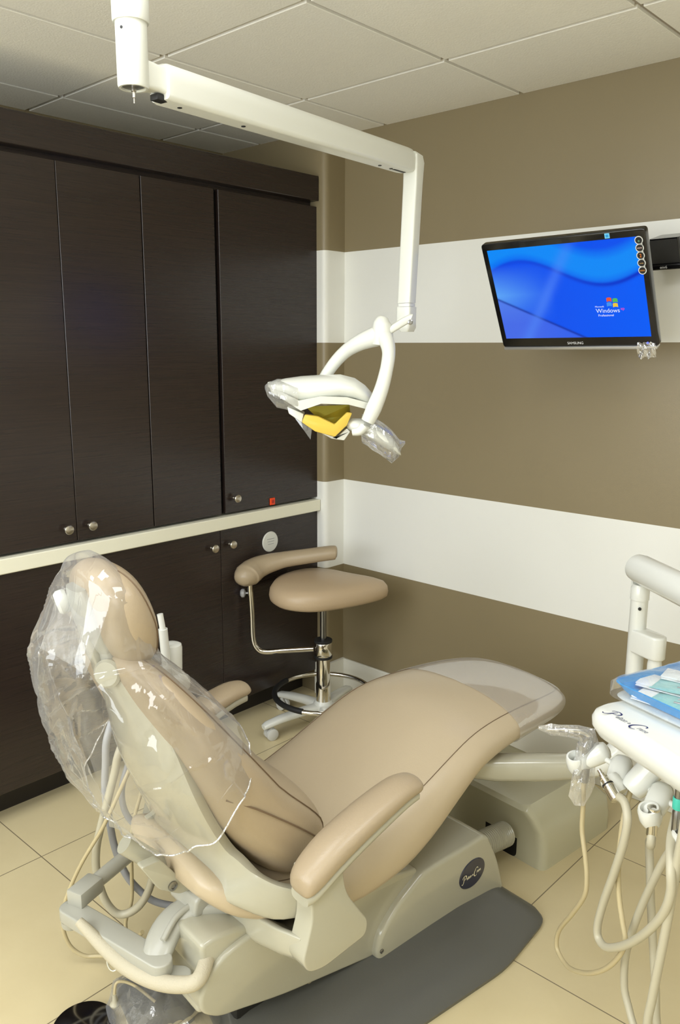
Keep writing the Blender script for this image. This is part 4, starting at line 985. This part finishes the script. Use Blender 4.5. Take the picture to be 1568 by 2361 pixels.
# ------------------------------------------------------------------ foot control and its bag
fd = thing('foot_pedal', 'round mirror finish foot pedal on the floor at the lower left', 'foot pedal', (.905, -1.885, 0))
obj('base', lathe([(0, 0), (.066, 0), (.068, .006), (.066, .014), (0, .014)], None, 40), M_['mblack'], fd)
obj('disc', lathe([(0, .015), (.071, .015), (.073, .018), (.070, .022), (.045, .028), (.015, .031), (0, .0315)], None, 56), mat('mirror_disc', rgb(120, 120, 124), .12, metal=1), fd)
fc = chair_root('foot_control', 'dark grey foot control box wrapped in crinkled plastic beside the round pedal', 'foot control')
bm = new(); add_loft(bm, [[Vector((p.x, p.y, z)) for p in round_poly([(-.15*f-.06, -.06*f-.60), (.02*f-.06, -.09*f-.60), (.07*f-.06, .05*f-.60), (-.10*f-.06, .07*f-.60)], .03, 4)] for z, f in ((0, 1), (.03, 1), (.05, .85), (.058, .6))])
obj('housing', bm, M_['grey'], fc)
obj('cable_grommet', lathe([(0, .0), (.011, .0), (.012, .004), (.009, .008), (.006, .012), (.005, .03), (0, .03)], frame((-.118, -.70, .045), (1, 0, 0), (0, 1, 0), (0, 0, 1)), 20), M_['hose'], fc)
obj('cord', tube([(-.118, -.70, .070), (-.121, -.69, .10), (-.10, -.66, .09), (-.05, -.63, .06)], .0035, smooth=6), M_['hose_y'], fc)
bm = new(); G = []
for j in range(13):
    v = j/12; row = []
    for k in range(40):
        a = 2*PI*k/40; rr_ = math.sin(PI*.5*(1-v*.93)); zz = .085*math.sin(v*PI/2)
        p = Vector((-.05+.165*rr_*math.cos(a), -.61+.115*rr_*math.sin(a), zz+.002))
        d = abs(noise.noise(Vector((p.x*22, p.y*22, 1.5+p.z*8))))*.035
        row.append(bm.verts.new((p.x+math.cos(a)*d*(1-v), p.y+math.sin(a)*d*(1-v), max(.002, p.z+d*.9*v))))
    G.append(row)
for j in range(12):
    for k in range(40): bm.faces.new((G[j][k], G[j][(k+1) % 40], G[j+1][(k+1) % 40], G[j+1][k]))
bm.faces.new(G[-1])
pb = tag(obj('pedal_bag', bm, film('pedal_film', haze=.16, gloss=.07, bump=.4, scale=22), None, angle=20), 'crumpled clear plastic bag over the foot control on the floor', 'plastic bag'); pb.location = CH0; pb.rotation_euler = (0, 0, -TH)
cb = chair_root('floor_cables', 'bundle of cream tubes on the floor running under the dental chair', 'cables')
for k in range(3):
    obj('tube', tube([(-.02+.011*k, -.80, .006), (-.013+.011*k, -.637, .012), (-.025+.012*k, -.54, .02), (-.01+.012*k, -.48, .05)], .0048, smooth=6), M_['hose_y'], cb)
for k in range(2):
    obj('tube', tube([(.05, -.46, .09), (.085, -.42, .062-.01*k), (.135+.01*k, -.385, .055), (.145+.01*k, -.33, .07), (.11, -.27, .095)], .005, smooth=6), M_['hose_y'], cb)

# ------------------------------------------------------------------ delivery unit
DA = math.atan2(-.456, .89)
DO = Vector((1.788, -1.193, 0))
du = thing('delivery_unit', 'white instrument delivery head with handpiece holders on a jointed arm', 'delivery unit', DO, DA)
Dm = Matrix.Translation(DO) @ Matrix.Rotation(DA, 4, 'Z'); Di = Dm.inverted()
def dl_(p): return Di @ Vector(p)
def head_ring(z, g):
    return [Vector((p.x, p.y, z)) for p in round_poly([(-.030-g, -.006-g), (.46, -.006-g), (.46, .26), (-.030-g, .26)], [.050, .03, .03, .05], 8)]
bm = new(); add_loft(bm, [head_ring(.792, -.040), head_ring(.794, -.026), head_ring(.804, -.010), head_ring(.822, -.001), head_ring(.838, .0), head_ring(.850, -.004), head_ring(.857, -.012), head_ring(.860, -.024)])
hdz = obj('tray_head', bm, M_['white'], du, angle=50)
logo(hdz, frame((.026, .010, .8603), (math.cos(R(6)), math.sin(R(6)), 0), (-math.sin(R(6)), math.cos(R(6)), 0), (0, 0, 1)), 1.0, M_['navy'], M_['greyink'])
# bar, posts and holders
obj('bar', tube([(-.085, .085, .702), (.36, .100, .702)], .0062, smooth=1, n=14), M_['white'], du)
for p0, p1, w_ in (((.045, .080, .700), (.072, .150, .800), .027),):
    bm = new(); add_tube(bm, [Vector(p0)+(Vector(p0)-Vector(p1))*.12, Vector(p0), Vector(p1)], [w_*.75, w_, w_], n=20, smooth=4)
    obj('hanger', bm, M_['white'], du, angle=60)
def holder(x, y, z, d, side):
    """rounded holder body with an open cup; d = direction from the bar to the cup"""
    d = Vector(d).normalized(); up_ = Vector((0, 0, 1)); s_ = d.cross(up_).normalized(); n_ = s_.cross(d)
    c = Vector((x, y, z)); rings = []
    for t, w_, h_ in ((-.026, .008, .008), (-.022, .018, .017), (-.010, .0235, .022), (.010, .0235, .021), (.030, .022, .019), (.045, .020, .017), (.056, .014, .012), (.059, .006, .006)):
        rings.append(supring(c+d*t, s_, n_, w_, h_, 2.4, 22))
    bm_ = new(); add_loft(bm_, rings)
    h = obj('handpiece_holder', bm_, M_['white'], du, angle=60)
    # cup ring
    m_ = orient(c+d*.052+n_*.004, side)
    obj('cup', lathe([(.0125, -.020), (.018, -.020), (.022, -.008), (.022, .012), (.0195, .019), (.0155, .019), (.0135, .008), (.0125, -.020)], m_, 26), M_['white'], h)
    return h
HS = [(-.083, .082, .704, (-.45, -.60, -.55), (.1, -.3, 1)), (-.012, .086, .706, (.55, -.75, -.40), (-.7, -.1, .45)), (.103, .090, .704, (.40, -.78, -.45), (.05, -.35, 1)), (.190, .094, .704, (.40, -.78, -.45), (.05, -.2, 1))]
for h_ in HS: holder(*h_)
# jointed arm carrying the unit
low = [(1.30, -.93, .452), (1.372, -.883, .452), (1.47, -.79, .452), (1.575, -.697, .458)]
bm = new(); rings = []
for p, w_, h_ in zip(low, (.030, .033, .034, .030), (.030, .034, .034, .028)):
    d = (Vector(low[-1])-Vector(low[0])).normalized(); s_ = Vector((d.y, -d.x, 0)).normalized()
    rings.append([dl_(q) for q in supring(p, s_, (0, 0, 1), w_, h_, 3.2, 20)])
add_loft(bm, rings); obj('lower_arm', bm, M_['ivory'], du, angle=50)
obj('elbow', tube([dl_(p) for p in ((1.54, -.735, .455), (1.588, -.690, .465), (1.618, -.640, .50), (1.627, -.612, .55), (1.627, -.610, .60))], [.026, .031, .033, .030, .0235], n=22, smooth=6), M_['white'], du)
obj('post', tube([dl_(p) for p in ((1.627, -.61, .56), (1.627, -.61, .930))], .0225, n=28, smooth=1), M_['white'], du)
obj('post_collar', lathe([(0, .925), (.0245, .925), (.0245, .955), (.019, .966), (0, .968)], Matrix.Translation(dl_((1.627, -.61, 0))), 28), M_['white'], du)
obj('plug', lathe([(0, 0), (.0045, 0), (.0045, .002), (0, .002)], orient(dl_((1.638, -.6315, .905)), dl_((2.0, -1.4, .905))-dl_((1.627, -.61, .905))), 12), M_['mblack'], du)
ua0, ua1 = Vector((1.622, -.607, 1.006)), Vector((1.98, -.874, 1.004))
obj('upper_arm', tube([dl_(ua0+(ua0-ua1)*t) for t in (.045, .035, -.02)]+[dl_(ua1)], [.020, .036, .039, .039], n=30, smooth=1), M_['white'], du, angle=50)
obj('arm_fork', box((-.019, -.016, .955), (-.012, .016, 1.0), mtx=Matrix.Translation(dl_((1.627, -.61, 0)))), M_['white'], du)
for k in range(4):
    o_ = Vector((.004*k-.004, .003*k-.004, 0)); obj('cable', tube([dl_(Vector((1.627, -.61, .955))+o_), dl_(Vector((1.640, -.622, .985))+o_), dl_(Vector((1.665, -.64, 1.0))+o_)], .0038, smooth=4), M_['mblack' if k % 2 else 'steel'], du)
bm = new(); c0, c1 = Vector((1.632, -.615, 0)), Vector((1.693, -.640, 0))
d = (c1-c0).normalized(); P = []
n_ = Vector((-d.y, d.x, 0))
for k in range(7): a = -PI/2+PI*k/6; P.append(c1+d*math.cos(a)*.024+n_*math.sin(a)*.024)
P += [c0+n_*.024, c0-n_*.024]
bm = add_prism(bm, [tuple((dl_(p)).xy) for p in P], 'z', .782, .846, bevel=.006)
obj('side_bracket', bm, M_['white'], du, angle=40)
obj('stub_post', lathe([(0, .60), (.0185, .60), (.0185, .768), (.0165, .782), (0, .782)], Matrix.Translation(dl_((1.692, -.640, 0))), 24), M_['white'], du)
# arm from above down to the head, at the right beyond the picture
obj('drop_post', tube([dl_(ua1), dl_(ua1+Vector((.03, -.03, -.01))), dl_(Vector((2.06, -1.02, .93))), dl_(Vector((2.06, -1.03, .84)))], .026, n=20, smooth=5), M_['white'], du)

# handpieces and the hoses hanging from them
def handpiece(name, label, cat, group=None): return thing(name, label, cat, (0, 0, 0), group=group)
HPG = 'handpieces in the holders'
H1 = [(1.716, -1.078, .640), (1.716, -1.074, .579), (1.718, -1.075, .522), (1.735, -1.087, .47), (1.745, -1.094, .426), (1.742, -1.092, .379), (1.706, -1.067, .302), (1.66, -1.034, .215), (1.651, -1.028, .169), (1.666, -1.038, .15), (1.708, -1.068, .157), (1.771, -1.112, .208), (1.827, -1.151, .277), (1.864, -1.177, .345), (1.876, -1.185, .392), (1.865, -1.178, .427), (1.851, -1.168, .466), (1.842, -1.162, .519), (1.841, -1.161, .59), (1.839, -1.14, .66), (1.83, -1.06, .73), (1.83, -1.03, .80)]
H2 = [(1.845, -1.195, .690), (1.868, -1.208, .690), (1.884, -1.225, .665), (1.879, -1.224, .609), (1.859, -1.21, .527), (1.835, -1.193, .44), (1.822, -1.184, .373), (1.828, -1.188, .346), (1.852, -1.205, .349), (1.888, -1.23, .384), (1.926, -1.256, .433), (1.965, -1.284, .496), (1.996, -1.305, .561), (2.008, -1.314, .614), (2.003, -1.31, .658), (1.982, -1.26, .685), (1.96, -1.17, .705), (1.93, -1.06, .73), (1.92, -1.01, .80)]
H3 = [(1.889, -1.118, .655), (1.89, -1.121, .628), (1.894, -1.125, .572), (1.903, -1.131, .508), (1.913, -1.138, .444), (1.928, -1.148, .361), (1.944, -1.159, .278), (1.957, -1.168, .202), (1.99, -1.19, .14), (2.04, -1.22, .16), (2.07, -1.23, .26), (2.05, -1.2, .60), (2.05, -1.19, .80)]
H4 = [(2.02, -1.25, .76), (1.982, -1.235, .686), (1.964, -1.222, .621), (1.938, -1.204, .549), (1.91, -1.184, .46), (1.89, -1.17, .382), (1.878, -1.162, .311), (1.882, -1.165, .245), (1.899, -1.176, .212), (1.921, -1.192, .186), (1.96, -1.21, .15), (2.02, -1.24, .17), (2.06, -1.27, .30), (2.07, -1.28, .6)]
H5 = [(2.02, -1.311, .76), (2.017, -1.308, .723), (2.011, -1.303, .669), (2.006, -1.3, .602), (1.999, -1.295, .52), (1.99, -1.289, .434), (1.982, -1.283, .358), (1.976, -1.279, .282), (1.99, -1.28, .2), (2.05, -1.3, .18), (2.10, -1.32, .35), (2.12, -1.33, .75)]
def wchrome(a, b, prof, n=24):
    a = Vector(a); b = Vector(b); L_ = (b-a).length
    return lathe([(r, t*L_) for r, t in prof], orient(a, b-a), n)
# 1 air/water syringe in its sleeve
SH = Vector((.018, -.028, .0)); s1 = handpiece('air_water_syringe', 'metal syringe handpiece wrapped in a clear barrier sleeve in the left holder', 'syringe')
obj('body', wchrome((1.716, -1.078, .640), (1.712, -1.062, .745), [(0, 0), (.009, 0), (.0105, .1), (.0105, .7), (.012, .8), (.011, .95), (.006, 1), (0, 1)]), M_['steel'], s1)
obj('nozzle', tube([(1.712, -1.062, .742), (1.703, -1.070, .752), (1.67, -1.10, .757), (1.643, -1.122, .755)], [.009, .007, .003, .002], smooth=5), M_['chrome'], s1)
obj('hose', tube(H1, .0055, n=12, smooth=8), M_['hose_y'], s1)
# 2
for o in s1.children: o.location = SH
s2 = handpiece('scaler_coupling', 'chrome handpiece coupling pointing left in the second holder', 'handpiece')
ca, cb_ = Matrix.Identity(4), 0
tip = Dm @ Vector((.002, .022, .716)); base = Dm @ Vector((.048, .022, .690))
obj('coupling', wchrome(base, tip, [(0, -.2), (.0125, -.2), (.0125, .30), (.0115, .32), (.0115, .50), (.0085, .52), (.0085, .66), (.0095, .68), (.0095, .76), (.006, .78), (.006, .92), (.0045, .95), (.0045, 1.1), (0, 1.1)]), M_['chrome'], s2)
obj('seal_ring', wchrome(base, tip, [(.0115, .40), (.0122, .41), (.0122, .46), (.0115, .47)]), M_['rubber'], s2)
obj('hose', tube(H2, .0085, n=14, smooth=8), M_['hose'], s2)
# 3
s3 = handpiece('hose_coupling', 'open chrome hose coupling hanging in the third holder', 'handpiece')
b3 = Vector((1.889, -1.118, .650)); t3 = Dm @ Vector((.135, .046, .706))
b3 = Vector((t3.x, t3.y, .645))
obj('coupling', wchrome(b3, t3, [(0, 0), (.0085, 0), (.0105, .05), (.0105, .9), (.0125, .95), (.0125, 1.0), (.0095, 1.0), (.0095, .8), (0, .8)]), M_['chrome'], s3)
H3[0] = tuple(b3+Vector((0, 0, .01))); H3[1] = tuple(b3-Vector((0, 0, .02)))
obj('hose', tube(H3, .0085, n=14, smooth=8), M_['hose'], s3)
# 4
s4 = handpiece('dental_handpiece', 'chrome handpiece with a teal ring at the right edge', 'handpiece')
t4 = Dm @ Vector((.200, .042, .79)); b4 = Dm @ Vector((.200, .042, .655))
obj('body', wchrome(b4, t4, [(0, 0), (.006, 0), (.007, .1), (.009, .25), (.0095, .6), (.008, .62), (.0085, .9), (.006, 1), (0, 1)]), M_['steel'], s4)
obj('ring', wchrome(b4, t4, [(.0098, .64), (.0105, .65), (.0105, .80), (.0098, .81)]), M_['teal'], s4)
obj('hose', tube([tuple(b4+Vector((0, 0, .005)))]+H4[2:], .008, n=14, smooth=8), M_['hose'], s4)
s5 = handpiece('suction_hose', 'pale grey hose hanging at the far right behind the other hoses', 'hose')
obj('hose', tube(H5, .0085, n=14, smooth=8), M_['hose'], s5)
# barrier sleeve of the syringe
random.seed(5); rings = []
SP = [((1.629, -1.134, .760), .004, .004), ((1.650, -1.117, .757), .012, .010), ((1.672, -1.098, .754), .012, .016), ((1.695, -1.075, .750), .013, .020), ((1.712, -1.062, .742), .020, .020), ((1.714, -1.066, .725), .024, .02), ((1.714, -1.070, .700), .023, .02), ((1.715, -1.078, .670), .020, .018), ((1.716, -1.085, .640), .024, .016), ((1.713, -1.09, .612), .024, .014), ((1.715, -1.09, .59), .012, .009)]
VR = Vector((.734, .679, 0)); VN = Vector((.679, -.734, 0))
for i, (c, wx, wy) in enumerate(SP):
    ring = []
    horiz = i < 4
    for k in range(22):
        a = 2*PI*k/22; q = 1+.12*math.sin(4*a+i)+random.uniform(-.10, .10)
        ax_ = Vector((0, 0, 1)) if horiz else (VR if i > 4 else (VR+Vector((0, 0, 1))).normalized())
        ring.append(Vector(c)+SH+ax_*math.cos(a)*wx*q+VN*math.sin(a)*wy*.7*q)
    rings.append(ring)
bm = new(); add_loft(bm, rings)
tag(obj('syringe_sleeve', bm, film('sleeve_film', haze=.16, gloss=.16, bump=.5, scale=45), None, angle=25), 'crinkled clear sleeve over the bent syringe handpiece', 'sleeve')

# ------------------------------------------------------------------ tray with pouches
TR = Matrix.Translation(Dm @ Vector((-.036, .066, .8605))) @ Matrix.Rotation(DA+R(9), 4, 'Z')
tr = thing('instrument_tray', 'blue plastic instrument tray on a white tray plate on the delivery head', 'tray', TR.translation, DA+R(9))
TW, TD = .36, .25
def trr(g, z, r_=.035): return [Vector((p.x, p.y, z)) for p in round_poly([(-g, -g), (TW+g, -g), (TW+g, TD+g), (-g, TD+g)], r_, 6)]
bm = new(); add_loft(bm, [trr(-.02, .0), trr(-.004, .001), trr(.0, .006), trr(-.003, .009)]); obj('tray_plate', bm, M_['white'], tr, angle=50)
bm = new(); add_loft(bm, [trr(-.022, .012), trr(-.016, .0125), trr(-.008, .022), trr(.0, .034), trr(.003, .037), trr(-.001, .038), trr(-.010, .025), trr(-.018, .0145), trr(-.026, .014)], caps=False)
bm.verts.ensure_lookup_table(); n_ = len(trr(0, 0)); bm.faces.new(bm.verts[:n_][::-1]); bm.faces.new(bm.verts[-n_:])
obj('tray', bm, M_['blue'], tr, angle=40)
def pouch(label, x, y, w_, l_, ang, z0, m):
    p = thing('instrument_pouch', label, 'pouch', TR @ Vector((x, y, z0)), DA+R(9)+R(ang), group='sterile pouches on the blue tray')
    bm_ = new(); G_ = []; nx, ny = 20, 10
    for j in range(ny+1):
        row = []
        for i in range(nx+1):
            u, v = i/nx, j/ny; h = .003+.007*math.sin(PI*u)**.6*math.sin(PI*v)**.8+.003*abs(noise.noise(Vector((u*6, v*6, ang))))
            row.append(bm_.verts.new((u*l_, v*w_, h)))
        G_.append(row)
    for j in range(ny):
        for i in range(nx): bm_.faces.new((G_[j][i], G_[j][i+1], G_[j+1][i+1], G_[j+1][i]))
    obj('film_side', bm_, m, p, angle=60)
    obj('paper_side', box((-.028, -.002, .0), (l_+.004, w_+.002, .0016)), M_['paper'], p, smooth=False)
    obj('paper_flap', box((-.030, .004, .0018), (.004, w_-.004, .0052), bevel=.001), M_['paper'], p)
    for k in range(2):
        a0 = Vector((.05, w_*(.30+.24*k), .0095)); obj('instrument', tube([a0, a0+Vector((l_*.3, .006, .001)), a0+Vector((l_*.7, -.004, 0))], [.0015, .0042, .0034, .0018], n=8, smooth=4), M_['steel'], p)
    return p
pouch('aqua instrument pouch nearest the front edge of the blue tray', .075, .012, .080, .25, 14, .0150, M_['pouch'])
pouch('aqua and white instrument pouch lying behind the front pouch', .045, .060, .075, .25, 20, .0235, M_['pouch'])
pouch('white instrument pouch at the back of the blue tray', .06, .120, .06, .22, 24, .032, M_['paper'])
# clear cover over the tray
bm = new(); NX, NY = 40, 28; G = []
for j in range(NY+1):
    row = []
    for i in range(NX+1):
        u, v = i/NX, j/NY; x = -.012+(TW+.024)*u; y = -.012+(TD+.024)*v
        ex = min(u, v, 1-u, 1-v); z = .040+.008*noise.noise(Vector((x*14, y*14, 4)))+.002*noise.noise(Vector((x*50, y*50, 4)))
        z += .014*min(1, ex*6)
        if ex <= 0: z = .008
        elif ex < .03: z = .036
        cr = .035
        cx_ = min(max(x, -.012+cr), TW+.012-cr); cy_ = min(max(y, -.012+cr), TD+.012-cr)
        dv = Vector((x-cx_, y-cy_))
        if dv.length > cr: dv = dv.normalized()*cr; x, y = cx_+dv.x, cy_+dv.y
        row.append(bm.verts.new((x, y, z)))
    G.append(row)
for j in range(NY):
    for i in range(NX): bm.faces.new((G[j][i], G[j][i+1], G[j+1][i+1], G[j+1][i]))
tcv = tag(obj('tray_cover', bm, film('tray_film', haze=.05, gloss=.05, bump=.3, scale=22), None, angle=40), 'clear plastic sleeve around the blue instrument tray', 'plastic cover'); tcv.matrix_world = TR
